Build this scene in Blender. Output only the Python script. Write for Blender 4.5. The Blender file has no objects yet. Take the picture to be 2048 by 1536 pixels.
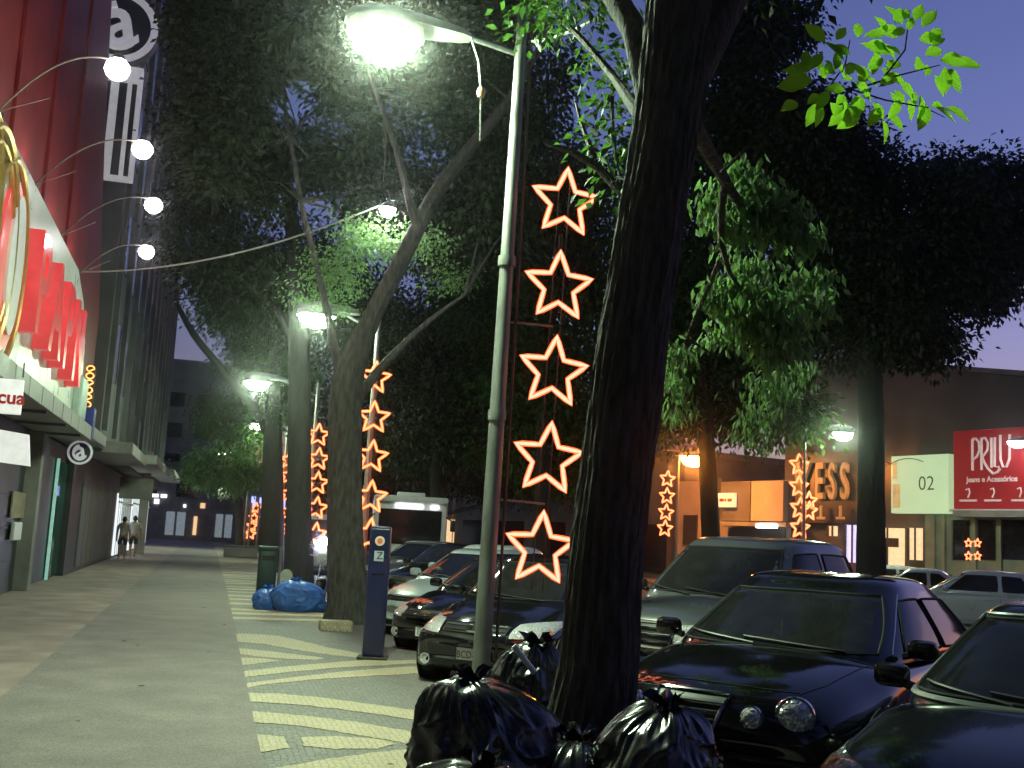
import bpy, bmesh, math, random
import numpy as np
from mathutils import Vector, Matrix
from mathutils.bvhtree import BVHTree

random.seed(7)
rng = np.random.default_rng(7)
scene = bpy.context.scene
COL = scene.collection
PI = math.pi
rad = math.radians

# ------------------------------------------------------------------ camera
EYE = Vector((0.0, 0.0, 1.6))
YAW, PITCH, ROLL = 0.26237, 0.13961, rad(3.0)
FPX, CXP, CYP = 2200.0, 1024.0, 768.0           # for the 2048 x 1536 photograph
_cy, _sy, _cp, _sp = math.cos(YAW), math.sin(YAW), math.cos(PITCH), math.sin(PITCH)
_f = Vector((_sy * _cp, _cy * _cp, _sp))
_r0 = Vector((_cy, -_sy, 0))
_u0 = _r0.cross(_f)
_r = _r0 * math.cos(ROLL) + _u0 * math.sin(ROLL)
_u = -_r0 * math.sin(ROLL) + _u0 * math.cos(ROLL)
cam_data = bpy.data.cameras.new("camera")
cam = bpy.data.objects.new("camera", cam_data)
COL.objects.link(cam)
cam_data.sensor_width = 36
cam_data.lens = FPX / 2048 * 36
cam_data.clip_end = 3000
cam_data.clip_start = 0.05
m = Matrix((( _r.x, _u.x, -_f.x), (_r.y, _u.y, -_f.y), (_r.z, _u.z, -_f.z))).to_4x4()
m.translation = EYE
cam.matrix_world = m
scene.camera = cam

# ------------------------------------------------------------------ sky, sun, exposure
SUN_EL, SUN_ROT = rad(-1.0), rad(60)
world = bpy.data.worlds.new("World")
scene.world = world
world.use_nodes = True
wn, wl = world.node_tree.nodes, world.node_tree.links
wn.clear()
wo = wn.new("ShaderNodeOutputWorld")
wb = wn.new("ShaderNodeBackground")
sk = wn.new("ShaderNodeTexSky")
sk.sky_type = 'NISHITA'
sk.sun_disc = False
sk.sun_elevation = SUN_EL
sk.sun_rotation = SUN_ROT
sk.air_density = 1.0
sk.dust_density = 1.0
sk.ozone_density = 3.0
tint = wn.new("ShaderNodeMix")
tint.data_type = 'RGBA'
tint.blend_type = 'MULTIPLY'
tint.inputs[0].default_value = 1.0
tint.inputs[7].default_value = (1.75, 1.06, 1.12, 1)
wl.new(sk.outputs[0], tint.inputs[6])
wl.new(tint.outputs[2], wb.inputs[0])
wb.inputs[1].default_value = 0.15
wl.new(wb.outputs[0], wo.inputs[0])

sun_d = bpy.data.lights.new("sun", 'SUN')
sun_d.energy = 0.004
sun_d.angle = rad(20)
sun_d.color = (1, .8, .65)
sun = bpy.data.objects.new("sun", sun_d)
COL.objects.link(sun)
_d = Vector((math.sin(SUN_ROT) * math.cos(SUN_EL), math.cos(SUN_ROT) * math.cos(SUN_EL), math.sin(rad(3))))
sun.rotation_euler = (-_d).to_track_quat('-Z', 'Y').to_euler()

vs = scene.view_settings
vs.view_transform = 'Standard'
vs.look = 'None'
vs.gamma = 1.0
vs.exposure = 2.4
vs.use_curve_mapping = False
scene.render.engine = 'CYCLES'
scene.cycles.use_denoising = True
scene.cycles.max_bounces = 6
scene.cycles.diffuse_bounces = 3
scene.cycles.glossy_bounces = 3
scene.cycles.transmission_bounces = 3
scene.cycles.transparent_max_bounces = 6
scene.cycles.sample_clamp_indirect = 4.0
scene.cycles.sample_clamp_direct = 0.0
scene.cycles.caustics_reflective = False
scene.cycles.caustics_refractive = False

# light levels (emission strengths of the lamps the photograph shows)
LAMP_GREEN = (0.74, 1.0, 0.66)
LAMP_WHITE = (1.0, .97, .96)
K_STREET = 330.0
K_STAR = 1.85
K_GOOSE = 18.0

# ------------------------------------------------------------------ helpers
def ray(px, py):
    return _f + _r * ((px - CXP) / FPX) - _u * ((py - CYP) / FPX)

def at(px, py, X=None, Y=None, Z=None):
    """World point on a plane of known X, Y or Z that stands behind a place in the photograph."""
    d = ray(px, py)
    if X is not None: t = (X - EYE.x) / d.x
    elif Y is not None: t = (Y - EYE.y) / d.y
    else: t = (Z - EYE.z) / d.z
    return EYE + d * t

def thing(name, label, cat, loc=(0, 0, 0), rz=0.0, group=None):
    o = bpy.data.objects.new(name, None)
    o.empty_display_size = 0.2
    COL.objects.link(o)
    o.location = loc
    o.rotation_euler = (0, 0, rz)
    o["label"] = label
    o["category"] = cat
    if group: o["group"] = group
    return o

def tag(o, label, cat, group=None):
    o["label"] = label
    o["category"] = cat
    if group: o["group"] = group
    return o

def dup(root, loc=None, rz=None, label=None):
    def cp(o, par):
        c = o.copy()
        COL.objects.link(c)
        if par is not None:
            c.parent = par
            c.matrix_parent_inverse = o.matrix_parent_inverse.copy()
        for ch in list(o.children):
            cp(ch, c)
        return c
    r = cp(root, None)
    if loc is not None: r.location = loc
    if rz is not None: r.rotation_euler = (0, 0, rz)
    if label: r["label"] = label
    return r

def link_mesh(name, me, mat, parent=None, smooth=False, kind=None):
    o = bpy.data.objects.new(name, me)
    if mat is not None and len(me.materials) == 0:
        me.materials.append(mat)
    if smooth:
        me.polygons.foreach_set("use_smooth", [True] * len(me.polygons))
    COL.objects.link(o)
    if parent is not None: o.parent = parent
    if kind: o["kind"] = kind
    return o

class MB:
    """Collects simple shapes and links them as one mesh object."""
    def __init__(self):
        self.v, self.f = [], []
    def add(self, vs_, fs_):
        n = len(self.v)
        self.v += [tuple(p) for p in vs_]
        self.f += [tuple(i + n for i in f) for f in fs_]
        return self
    def box(self, c, s, rz=0.0, bev=0.0, rot=None):
        hx, hy, hz = s[0] / 2, s[1] / 2, s[2] / 2
        R = rot if rot is not None else Matrix.Rotation(rz, 3, 'Z')
        c = Vector(c)
        if bev <= 0:
            P = [Vector((x, y, z)) for x in (-hx, hx) for y in (-hy, hy) for z in (-hz, hz)]
            F = [(0, 1, 3, 2), (4, 6, 7, 5), (0, 4, 5, 1), (2, 3, 7, 6), (0, 2, 6, 4), (1, 5, 7, 3)]
            return self.add([R @ p + c for p in P], F)
        bm = bmesh.new()
        bmesh.ops.create_cube(bm, size=1)
        for v in bm.verts: v.co = Vector((v.co.x * s[0], v.co.y * s[1], v.co.z * s[2]))
        bmesh.ops.bevel(bm, geom=bm.edges[:] , offset=bev, segments=2, affect='EDGES', profile=.5)
        bm.verts.index_update()
        self.add([R @ v.co + c for v in bm.verts], [[v.index for v in f.verts] for f in bm.faces])
        bm.free()
        return self
    def tube(self, pts, r, n=8, cap=True):
        pts = [Vector(p) for p in pts]
        rs = r if isinstance(r, (list, tuple)) else [r] * len(pts)
        V, F = [], []
        prev = None
        for i, p in enumerate(pts):
            d = (pts[min(i + 1, len(pts) - 1)] - pts[max(i - 1, 0)])
            d.normalize()
            if prev is None:
                a = d.orthogonal().normalized()
            else:
                a = (prev - d * prev.dot(d))
                a = a.normalized() if a.length > 1e-6 else d.orthogonal().normalized()
            prev = a
            b = d.cross(a)
            for k in range(n):
                t = 2 * PI * k / n
                V.append(p + (a * math.cos(t) + b * math.sin(t)) * rs[i])
        for i in range(len(pts) - 1):
            for k in range(n):
                k2 = (k + 1) % n
                F.append((i * n + k, i * n + k2, (i + 1) * n + k2, (i + 1) * n + k))
        if cap:
            F.append(tuple(range(n - 1, -1, -1)))
            F.append(tuple((len(pts) - 1) * n + k for k in range(n)))
        return self.add(V, F)
    def loop(self, pts, r, n=6):
        pts = [Vector(p) for p in pts]
        c = sum(pts, Vector()) / len(pts)
        nn = Vector()
        for i in range(len(pts)):
            nn += (pts[i] - c).cross(pts[(i + 1) % len(pts)] - c)
        nn.normalize()
        V, F = [], []
        N = len(pts)
        for i, p in enumerate(pts):
            d = (pts[(i + 1) % N] - pts[i - 1]).normalized()
            a = nn
            b = d.cross(a)
            for k in range(n):
                t = 2 * PI * k / n
                V.append(p + (a * math.cos(t) + b * math.sin(t)) * r)
        for i in range(N):
            j = (i + 1) % N
            for k in range(n):
                k2 = (k + 1) % n
                F.append((i * n + k, i * n + k2, j * n + k2, j * n + k))
        return self.add(V, F)
    def lathe(self, prof, c=(0, 0, 0), n=24, axis='Z'):
        V, F = [], []
        c = Vector(c)
        for (r_, z) in prof:
            for k in range(n):
                t = 2 * PI * k / n
                if axis == 'Z': p = Vector((r_ * math.cos(t), r_ * math.sin(t), z))
                elif axis == 'Y': p = Vector((r_ * math.cos(t), z, r_ * math.sin(t)))
                else: p = Vector((z, r_ * math.cos(t), r_ * math.sin(t)))
                V.append(p + c)
        for i in range(len(prof) - 1):
            for k in range(n):
                k2 = (k + 1) % n
                F.append((i * n + k, i * n + k2, (i + 1) * n + k2, (i + 1) * n + k))
        closed = prof[0] == prof[-1]
        if prof[0][0] > 1e-5 and not closed: F.append(tuple(range(n - 1, -1, -1)))
        if prof[-1][0] > 1e-5 and not closed: F.append(tuple((len(prof) - 1) * n + k for k in range(n)))
        return self.add(V, F)
    def prism(self, poly, z0, z1):
        n = len(poly)
        V = [(x, y, z0) for x, y in poly] + [(x, y, z1) for x, y in poly]
        F = [tuple(range(n - 1, -1, -1)), tuple(range(n, 2 * n))]
        F += [(i, (i + 1) % n, n + (i + 1) % n, n + i) for i in range(n)]
        return self.add(V, F)
    def build(self, name, mat, parent=None, smooth=False, kind=None, xf=None):
        me = bpy.data.meshes.new(name)
        me.from_pydata([tuple((xf @ Vector(p)) if xf is not None else p) for p in self.v], [], self.f)
        bm = bmesh.new()
        bm.from_mesh(me)
        bmesh.ops.recalc_face_normals(bm, faces=bm.faces)
        bm.to_mesh(me)
        bm.free()
        o = link_mesh(name, me, mat, parent, smooth, kind)
        if smooth:
            try: me.set_sharp_from_angle(angle=rad(40))
            except Exception: pass
        return o

def evaluated(me, mods):
    """Mesh after modifiers: mods is a function that adds them to a temporary object."""
    o = bpy.data.objects.new("tmp", me)
    COL.objects.link(o)
    mods(o)
    dg = bpy.context.evaluated_depsgraph_get()
    out = bpy.data.meshes.new_from_object(o.evaluated_get(dg))
    bpy.data.objects.remove(o)
    return out

def text_mesh(name, s, size, mat, parent=None, extrude=0.01, loc=(0, 0, 0), rot=(0, 0, 0), sx=1.0, bold=0.0, align='CENTER'):
    cu = bpy.data.curves.new(name, 'FONT')
    cu.body = s
    cu.size = size
    cu.extrude = extrude
    cu.offset = bold
    cu.align_x = align
    cu.align_y = 'CENTER'
    cu.resolution_u = 4
    o = bpy.data.objects.new("tmp", cu)
    COL.objects.link(o)
    dg = bpy.context.evaluated_depsgraph_get()
    me = bpy.data.meshes.new_from_object(o.evaluated_get(dg))
    bpy.data.objects.remove(o)
    me.transform(Matrix.Diagonal((sx, 1, 1, 1)))
    me.materials.clear()
    r = link_mesh(name, me, mat, parent)
    r.location = loc
    r.rotation_euler = rot
    return r

# ------------------------------------------------------------------ materials
def M(name, col, rough=.6, metal=0.0, var=.18, scale=6.0, bump=0.0, bscale=40.0, coat=0.0, spec=.5, emit=None, estr=0.0,
      stretch=(1, 1, 1), rvar=.0, kind='noise', col2=None, sample=True, grain=0.0, bdist=.02):
    mt = bpy.data.materials.new(name)
    mt.use_nodes = True
    nt = mt.node_tree
    bs = nt.nodes["Principled BSDF"]
    tc = nt.nodes.new("ShaderNodeTexCoord")
    mp = nt.nodes.new("ShaderNodeMapping")
    mp.inputs['Scale'].default_value = stretch
    nt.links.new(tc.outputs['Object'], mp.inputs[0])
    nz = nt.nodes.new("ShaderNodeTexNoise")
    nz.inputs['Scale'].default_value = scale
    nz.inputs['Detail'].default_value = 6
    nt.links.new(mp.outputs[0], nz.inputs['Vector'])
    mr = nt.nodes.new("ShaderNodeMapRange")
    mr.inputs[1].default_value, mr.inputs[2].default_value = .3, .7
    nt.links.new(nz.outputs[0], mr.inputs[0])
    mx = nt.nodes.new("ShaderNodeMix")
    mx.data_type = 'RGBA'
    lo = [c * (1 - var) for c in col]
    hi = [min(1, c * (1 + var)) for c in (col2 or col)]
    mx.inputs[6].default_value = (*lo, 1)
    mx.inputs[7].default_value = (*hi, 1)
    nt.links.new(mr.outputs[0], mx.inputs[0])
    if grain:
        gz = nt.nodes.new("ShaderNodeTexNoise")
        gz.inputs['Scale'].default_value = 75
        gz.inputs['Detail'].default_value = 3
        nt.links.new(tc.outputs['Object'], gz.inputs['Vector'])
        gm = nt.nodes.new("ShaderNodeMapRange")
        gm.inputs[1].default_value, gm.inputs[2].default_value = .35, .65
        gm.inputs[3].default_value, gm.inputs[4].default_value = 1 - grain, 1 + grain
        nt.links.new(gz.outputs[0], gm.inputs[0])
        gx = nt.nodes.new("ShaderNodeMix")
        gx.data_type = 'RGBA'
        gx.blend_type = 'MULTIPLY'
        gx.inputs[0].default_value = 1
        nt.links.new(mx.outputs[2], gx.inputs[6])
        nt.links.new(gm.outputs[0], gx.inputs[7])
        nt.links.new(gx.outputs[2], bs.inputs['Base Color'])
    else:
        nt.links.new(mx.outputs[2], bs.inputs['Base Color'])
    bs.inputs['Roughness'].default_value = rough
    bs.inputs['Metallic'].default_value = metal
    bs.inputs['Specular IOR Level'].default_value = spec
    if coat:
        bs.inputs['Coat Weight'].default_value = coat
        bs.inputs['Coat Roughness'].default_value = .03
    if rvar:
        m2 = nt.nodes.new("ShaderNodeMapRange")
        m2.inputs[1].default_value, m2.inputs[2].default_value = .3, .7
        m2.inputs[3].default_value, m2.inputs[4].default_value = max(.02, rough - rvar), min(1, rough + rvar)
        nt.links.new(nz.outputs[0], m2.inputs[0])
        nt.links.new(m2.outputs[0], bs.inputs['Roughness'])
    if bump:
        if kind == 'voronoi':
            bz = nt.nodes.new("ShaderNodeTexVoronoi")
            bz.feature = 'DISTANCE_TO_EDGE'
        else:
            bz = nt.nodes.new("ShaderNodeTexNoise")
            bz.inputs['Detail'].default_value = 8
        bz.inputs['Scale'].default_value = bscale
        nt.links.new(mp.outputs[0], bz.inputs['Vector'])
        bp = nt.nodes.new("ShaderNodeBump")
        bp.inputs['Strength'].default_value = bump
        bp.inputs['Distance'].default_value = bdist
        nt.links.new(bz.outputs[0], bp.inputs['Height'])
        nt.links.new(bp.outputs[0], bs.inputs['Normal'])
    if emit is not None:
        bs.inputs['Emission Color'].default_value = (*emit, 1)
        bs.inputs['Emission Strength'].default_value = estr * .39
        if not sample:
            mt.cycles.emission_sampling = 'NONE'
    return mt

def leaf_mat(name, col, col2, trans=.45, scale=1.2, tmul=(1.5, 1.9, .7)):
    mt = bpy.data.materials.new(name)
    mt.use_nodes = True
    nt = mt.node_tree
    nt.nodes.clear()
    out = nt.nodes.new("ShaderNodeOutputMaterial")
    bs = nt.nodes.new("ShaderNodeBsdfPrincipled")
    tr = nt.nodes.new("ShaderNodeBsdfTranslucent")
    mix = nt.nodes.new("ShaderNodeMixShader")
    tc = nt.nodes.new("ShaderNodeTexCoord")
    nz = nt.nodes.new("ShaderNodeTexNoise")
    nz.inputs['Scale'].default_value = scale * 6
    nz.inputs['Detail'].default_value = 4
    nt.links.new(tc.outputs['Object'], nz.inputs['Vector'])
    geo = nt.nodes.new("ShaderNodeNewGeometry")
    ad = nt.nodes.new("ShaderNodeMath")
    ad.operation = 'MULTIPLY_ADD'
    nt.links.new(geo.outputs['Random Per Island'], ad.inputs[0])
    ad.inputs[1].default_value = .55
    nt.links.new(nz.outputs[0], ad.inputs[2])
    mr = nt.nodes.new("ShaderNodeMapRange")
    mr.inputs[1].default_value, mr.inputs[2].default_value = .35, 1.1
    nt.links.new(ad.outputs[0], mr.inputs[0])
    mx = nt.nodes.new("ShaderNodeMix")
    mx.data_type = 'RGBA'
    mx.inputs[6].default_value = (*col, 1)
    mx.inputs[7].default_value = (*col2, 1)
    nt.links.new(mr.outputs[0], mx.inputs[0])
    nt.links.new(mx.outputs[2], bs.inputs['Base Color'])
    hs = nt.nodes.new("ShaderNodeMix")
    hs.data_type = 'RGBA'
    hs.blend_type = 'MULTIPLY'
    hs.inputs[0].default_value = 1
    hs.inputs[7].default_value = (*tmul, 1)
    nt.links.new(mx.outputs[2], hs.inputs[6])
    nt.links.new(hs.outputs[2], tr.inputs[0])
    bs.inputs['Roughness'].default_value = .55
    bs.inputs['Specular IOR Level'].default_value = .3
    mix.inputs[0].default_value = trans
    nt.links.new(bs.outputs[0], mix.inputs[1])
    nt.links.new(tr.outputs[0], mix.inputs[2])
    nt.links.new(mix.outputs[0], out.inputs[0])
    return mt

def stone_mat(name, c1, c2, joint, size=.075):
    """Small hand-laid limestone and basalt cubes: voronoi cells with dark joints."""
    mt = bpy.data.materials.new(name)
    mt.use_nodes = True
    nt = mt.node_tree
    bs = nt.nodes["Principled BSDF"]
    tc = nt.nodes.new("ShaderNodeTexCoord")
    v1 = nt.nodes.new("ShaderNodeTexVoronoi")
    v1.inputs['Scale'].default_value = 1 / size
    v1.inputs['Randomness'].default_value = .55
    v2 = nt.nodes.new("ShaderNodeTexVoronoi")
    v2.feature = 'DISTANCE_TO_EDGE'
    v2.inputs['Scale'].default_value = 1 / size
    v2.inputs['Randomness'].default_value = .55
    nz = nt.nodes.new("ShaderNodeTexNoise")
    nz.inputs['Scale'].default_value = 1.3
    nz.inputs['Detail'].default_value = 8
    for n_ in (v1, v2, nz): nt.links.new(tc.outputs['Object'], n_.inputs['Vector'])
    sp = nt.nodes.new("ShaderNodeSeparateColor")
    nt.links.new(v1.outputs['Color'], sp.inputs[0])
    av = nt.nodes.new("ShaderNodeMath"); av.operation = 'MULTIPLY_ADD'
    av.inputs[1].default_value = .5
    nt.links.new(sp.outputs[0], av.inputs[0]); nt.links.new(nz.outputs[0], av.inputs[2])
    mr0 = nt.nodes.new("ShaderNodeMapRange")
    mr0.inputs[1].default_value, mr0.inputs[2].default_value = .35, 1.05
    nt.links.new(av.outputs[0], mr0.inputs[0])
    mx = nt.nodes.new("ShaderNodeMix"); mx.data_type = 'RGBA'
    mx.inputs[6].default_value = (*c1, 1); mx.inputs[7].default_value = (*c2, 1)
    nt.links.new(mr0.outputs[0], mx.inputs[0])
    mr = nt.nodes.new("ShaderNodeMapRange")
    mr.inputs[1].default_value, mr.inputs[2].default_value = .02, .14
    nt.links.new(v2.outputs[0], mr.inputs[0])
    mj = nt.nodes.new("ShaderNodeMix"); mj.data_type = 'RGBA'
    mj.inputs[6].default_value = (*joint, 1)
    nt.links.new(mx.outputs[2], mj.inputs[7]); nt.links.new(mr.outputs[0], mj.inputs[0])
    nt.links.new(mj.outputs[2], bs.inputs['Base Color'])
    bs.inputs['Roughness'].default_value = .62
    bp = nt.nodes.new("ShaderNodeBump")
    bp.inputs['Strength'].default_value = .5; bp.inputs['Distance'].default_value = .01
    nt.links.new(mr.outputs[0], bp.inputs['Height']); nt.links.new(bp.outputs[0], bs.inputs['Normal'])
    return mt

def emis(name, col, s, sample=True):
    return M(name, (.6, .6, .6), .4, emit=col, estr=s, sample=sample)

MT = {}
MT['asphalt'] = M('asphalt', (.05, .05, .052), .75, var=.35, scale=2.5, bump=.5, bscale=160)
MT['lane'] = M('lane_concrete', (.25, .205, .195), .7, var=.27, scale=1.6, bump=.5, bscale=140, rvar=.12, grain=.28)
MT['pink'] = M('pink_paving', (.33, .245, .22), .72, var=.28, scale=1.4, bump=.4, bscale=90, grain=.3)
MT['stone_grey'] = stone_mat('grey_stone', (.20, .18, .17), (.30, .27, .255), (.15, .14, .125), .05)
MT['stone_yellow'] = stone_mat('yellow_stone', (.52, .415, .275), (.64, .53, .375), (.40, .32, .21), .05)
MT['kerb'] = M('kerb_stone', (.28, .27, .24), .75, var=.3, scale=5, bump=.3)
MT['bark'] = M('bark', (.075, .066, .06), .85, var=.65, scale=9, bump=1.0, bscale=22, stretch=(2.0, 2.0, .45), bdist=.06)
MT['bark_dark'] = M('dark_bark', (.017, .016, .015), .9, var=.45, scale=5, bump=1.0, bscale=14, stretch=(2.2, 2.2, .5))
MT['bark_pale'] = M('pale_bark', (.09, .082, .07), .85, var=.5, scale=7, bump=1.0, bscale=18, stretch=(2, 2, .6), bdist=.05)
MT['leaf'] = leaf_mat('leaf_dark', (.008, .016, .007), (.024, .042, .016), .15)  # dark, mid and bright copies of one leaf: shade and lamplight put into colour
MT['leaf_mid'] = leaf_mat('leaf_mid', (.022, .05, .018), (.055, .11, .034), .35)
MT['leaf_lamplit'] = leaf_mat('leaf_lamplit', (.075, .135, .06), (.17, .26, .12), .45, tmul=(1.5, 1.8, 1.1))  # paler copy for leaves near lamps, lamplight put into the colour
MT['leaf_backlit'] = leaf_mat('leaf_backlit', (.12, .23, .03), (.22, .36, .05), .75)  # sprig copy, the lamp's backlight put into a brighter colour
MT['galv'] = M('galvanised_steel', (.25, .26, .245), .55, .5, var=.3, scale=7, bump=.15, bscale=60, stretch=(1, 1, .25), rvar=.12)
MT['darkmetal'] = M('dark_metal', (.06, .06, .062), .5, .6, var=.3)
MT['black_plastic'] = M('black_plastic', (.018, .018, .019), .45, var=.3)
MT['rubber'] = M('rubber', (.02, .02, .02), .8, var=.3, bump=.2)
MT['chrome'] = M('chrome', (.75, .76, .78), .12, 1.0, var=.05)
MT['alloy'] = M('alloy', (.45, .46, .47), .3, .9, var=.1)
MT['glass'] = M('tinted_glass', (.020, .020, .021), .06, var=.3, spec=.32)
MT['lens'] = M('headlight_lens', (.82, .84, .84), .12, .35, var=.25, scale=25, bump=1.0, bscale=26, kind='voronoi', coat=1)
MT['lens_orange'] = M('indicator_lens', (.8, .25, .04), .12, .2, var=.1, bump=.5, bscale=40, kind='voronoi', coat=1)
MT['tail'] = M('tail_lens', (.4, .01, .01), .15, var=.1, coat=1)
MT['plate'] = M('plate_white', (.78, .78, .76), .4, var=.05)
MT['ink'] = M('plate_ink', (.03, .03, .03), .5, var=.1)
MT['white'] = M('white_paint', (.78, .79, .78), .45, var=.06)
MT['bag'] = M('black_plastic_bag', (.016, .016, .018), .24, var=.3, scale=3, bump=.3, bscale=5, rvar=.10, spec=.9, stretch=(1.6, 1.6, .7))
MT['bag_blue'] = M('blue_plastic_bag', (.05, .16, .55), .3, var=.25, scale=5, bump=.6, bscale=9)
MT['cable'] = M('cable', (.05, .05, .05), .6)
MT['cable_pale'] = M('pale_cable', (.4, .42, .4), .5)
MT['star'] = emis('rope_light', (1.0, .38, .37), K_STAR)
MT['star_far'] = emis('rope_light_far', (1.0, .36, .20), K_STAR)
MT['lamp_green'] = emis('mercury_lamp', LAMP_GREEN, K_STREET)
MT['lamp_far'] = emis('mercury_lamp_far', LAMP_GREEN, 140)
MT['lamp_white'] = emis('white_lamp', LAMP_WHITE, K_GOOSE)
MT['lamp_orange'] = emis('sodium_lamp', (1.0, .30, .05), 130)

def car_paint(name, col, metal=.3, rough=.28):
    return M(name, col, rough, metal, var=.04, scale=2, coat=.6, rvar=.05)

def halo_mat():  # glowing shell that imitates the orange halo round the rope lights
    mt = bpy.data.materials.new('rope_halo')
    mt.use_nodes = True
    nt = mt.node_tree
    nt.nodes.clear()
    out = nt.nodes.new('ShaderNodeOutputMaterial')
    em = nt.nodes.new('ShaderNodeEmission')
    em.inputs[0].default_value = (1, .14, .028, 1)
    em.inputs[1].default_value = .55
    tr = nt.nodes.new('ShaderNodeBsdfTransparent')
    tr.inputs[0].default_value = (1, .85, .75, 1)
    mx = nt.nodes.new('ShaderNodeMixShader')
    mx.inputs[0].default_value = .5
    nt.links.new(tr.outputs[0], mx.inputs[1])
    nt.links.new(em.outputs[0], mx.inputs[2])
    nt.links.new(mx.outputs[0], out.inputs[0])
    mt.cycles.emission_sampling = 'NONE'
    return mt
MT['halo_shell'] = halo_mat()

# ================================================================== GROUND
def sheet(name, x0, x1, y0, y1, z, mat, thick=None, n=1):
    b = MB()
    b.box(((x0 + x1) / 2, (y0 + y1) / 2, z - (thick or .02) / 2), (x1 - x0, y1 - y0, thick or .02))
    o = b.build(name, mat)
    o["kind"] = "structure"
    return o

KERB_X = 3.0
g = MB()
g.add([(-900, -900, -.16), (900, -900, -.16), (900, 900, -.16), (-900, 900, -.16)], [(0, 1, 2, 3)])
g.build('ground', MT['asphalt'])["kind"] = "structure"
sheet('road', KERB_X + .12, 24.5, -30, 190, -.07, MT['asphalt'], .05)
pave = sheet('mosaic_pavement', .38, KERB_X, -30, 170, 0.0, MT['stone_grey'], .15)
lane = MB()
lane.prism([(-1.62, -30), (.44, -30), (.52, 9), (.62, 25), (.72, 60), (.72, 170), (-1.5, 170), (-1.5, 60), (-1.58, 20)], -.15, .006)
lane.build('walkway', MT['lane'])["kind"] = "structure"
under = sheet('pavement_base', -4.2, 1.2, -30, 170, -.008, MT['asphalt'], .14)
sheet('shop_pavement', -4.4, -1.3, -30, 170, .002, MT['pink'], .008)
kerb = bpy.data.objects.new('kerb', None); COL.objects.link(kerb); kerb["kind"] = "structure"
kme = None
for i in range(70):
    y = -6 + i * 1.02
    if kme is None:
        b = MB(); b.box((0, 0, -.07), (.14, 1.0, .17), bev=.015)
        o = b.build('kerb_stone', MT['kerb'], kerb); kme = o.data
    else:
        o = bpy.data.objects.new('kerb_stone', kme); COL.objects.link(o); o.parent = kerb
    o.location = (KERB_X + .072, y, 0)

# bands of yellow stone laid into the grey mosaic (outlines measured on the pavement, in metres)
def band(pts, rough=False):
    if rough:                                 # the edge follows single stones, so it is never quite straight
        q = []
        for i in range(len(pts)):
            a, c = Vector(pts[i]), Vector(pts[(i + 1) % len(pts)])
            n = max(1, int((c - a).length / .055))
            for k_ in range(n):
                p = a.lerp(c, k_ / n)
                q.append((min(KERB_X - .01, max(.47, p.x + random.uniform(-.013, .013))), p.y + random.uniform(-.016, .016)))
        pts = q
    b = MB(); b.prism(pts, -.03, .005)
    o = b.build('mosaic_band', MT['stone_yellow'], pave)
    return o
BANDS = [
 [(130,428),(250,428),(400,438),(540,470),(640,495),(760,518),(850,535),(850,552),(700,540),(500,512),(330,482),(170,468)],
 [(170,500),(330,515),(500,535),(640,552),(600,562),(450,558),(300,545),(178,530)],
 [(185,550),(300,553),(420,566),(300,580),(195,592)],
 [(200,622),(450,595),(700,573),(850,562),(1000,566),(1150,560),(1160,576),(980,586),(700,602),(450,625),(205,652)],
 [(212,684),(450,654),(700,625),(950,603),(1150,592),(1400,588),(1400,622),(1160,628),(900,643),(600,660),(350,685),(218,708)],
 [(228,730),(400,735),(600,752),(800,778),(1000,805),(1170,832),(1330,856),(1330,908),(1170,882),(950,846),(700,812),(500,790),(300,778),(238,774)],
 [(244,822),(400,835),(600,855),(800,880),(1000,915),(1200,950),(1350,985),(1330,1050),(1150,1005),(960,972),(700,928),(500,898),(254,880)],
 [(264,942),(430,955),(462,1012),(276,1036)],
 [(520,958),(700,952),(900,965),(1010,990),(900,1018),(700,1018),(530,1002)],
 [(300,1130),(600,1076),(900,1036),(1120,1012),(1250,1030),(1100,1110),(900,1150),(600,1200),(330,1260)],
]
for P in BANDS:
    pts = []
    for (u, v) in P:
        w = at(400 + u / 2.56, 1100 + v / 2.56, Z=0.005)
        pts.append((max(.50, min(KERB_X - .01, w.x)), w.y))
    band(pts, True)
k = 0
y = 19.6
while y < 95:
    s1, s2 = random.uniform(-.25, .25), random.uniform(-.35, .35)
    w = random.uniform(.34, .62)
    band([(.57, y), (1.7, y + s1), (KERB_X - .02, y + s1 + s2), (KERB_X - .02, y + s1 + s2 + w), (1.7, y + s1 + w * .9), (.57, y + w)])
    y += random.uniform(.9, 1.6)

# small things dropped on the walkway
lit_mat = M('dry_leaf', (.14, .10, .05), .8, var=.3)
lb = MB()
for i in range(45):
    x, y = random.uniform(-1.5, 2.8), 4.5 + 40 * random.random() ** 1.6
    a = random.uniform(0, 6.28); s = random.uniform(.02, .05)
    c, sn = math.cos(a) * s, math.sin(a) * s
    z = .012
    lb.add([(x - c, y - sn, z), (x + sn * .5, y - c * .5, z + .008), (x + c, y + sn, z), (x - sn * .5, y + c * .5, z + .006)], [(0, 1, 2), (0, 2, 3)])
lb.build('leaf_litter', lit_mat, kind='stuff')

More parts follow.
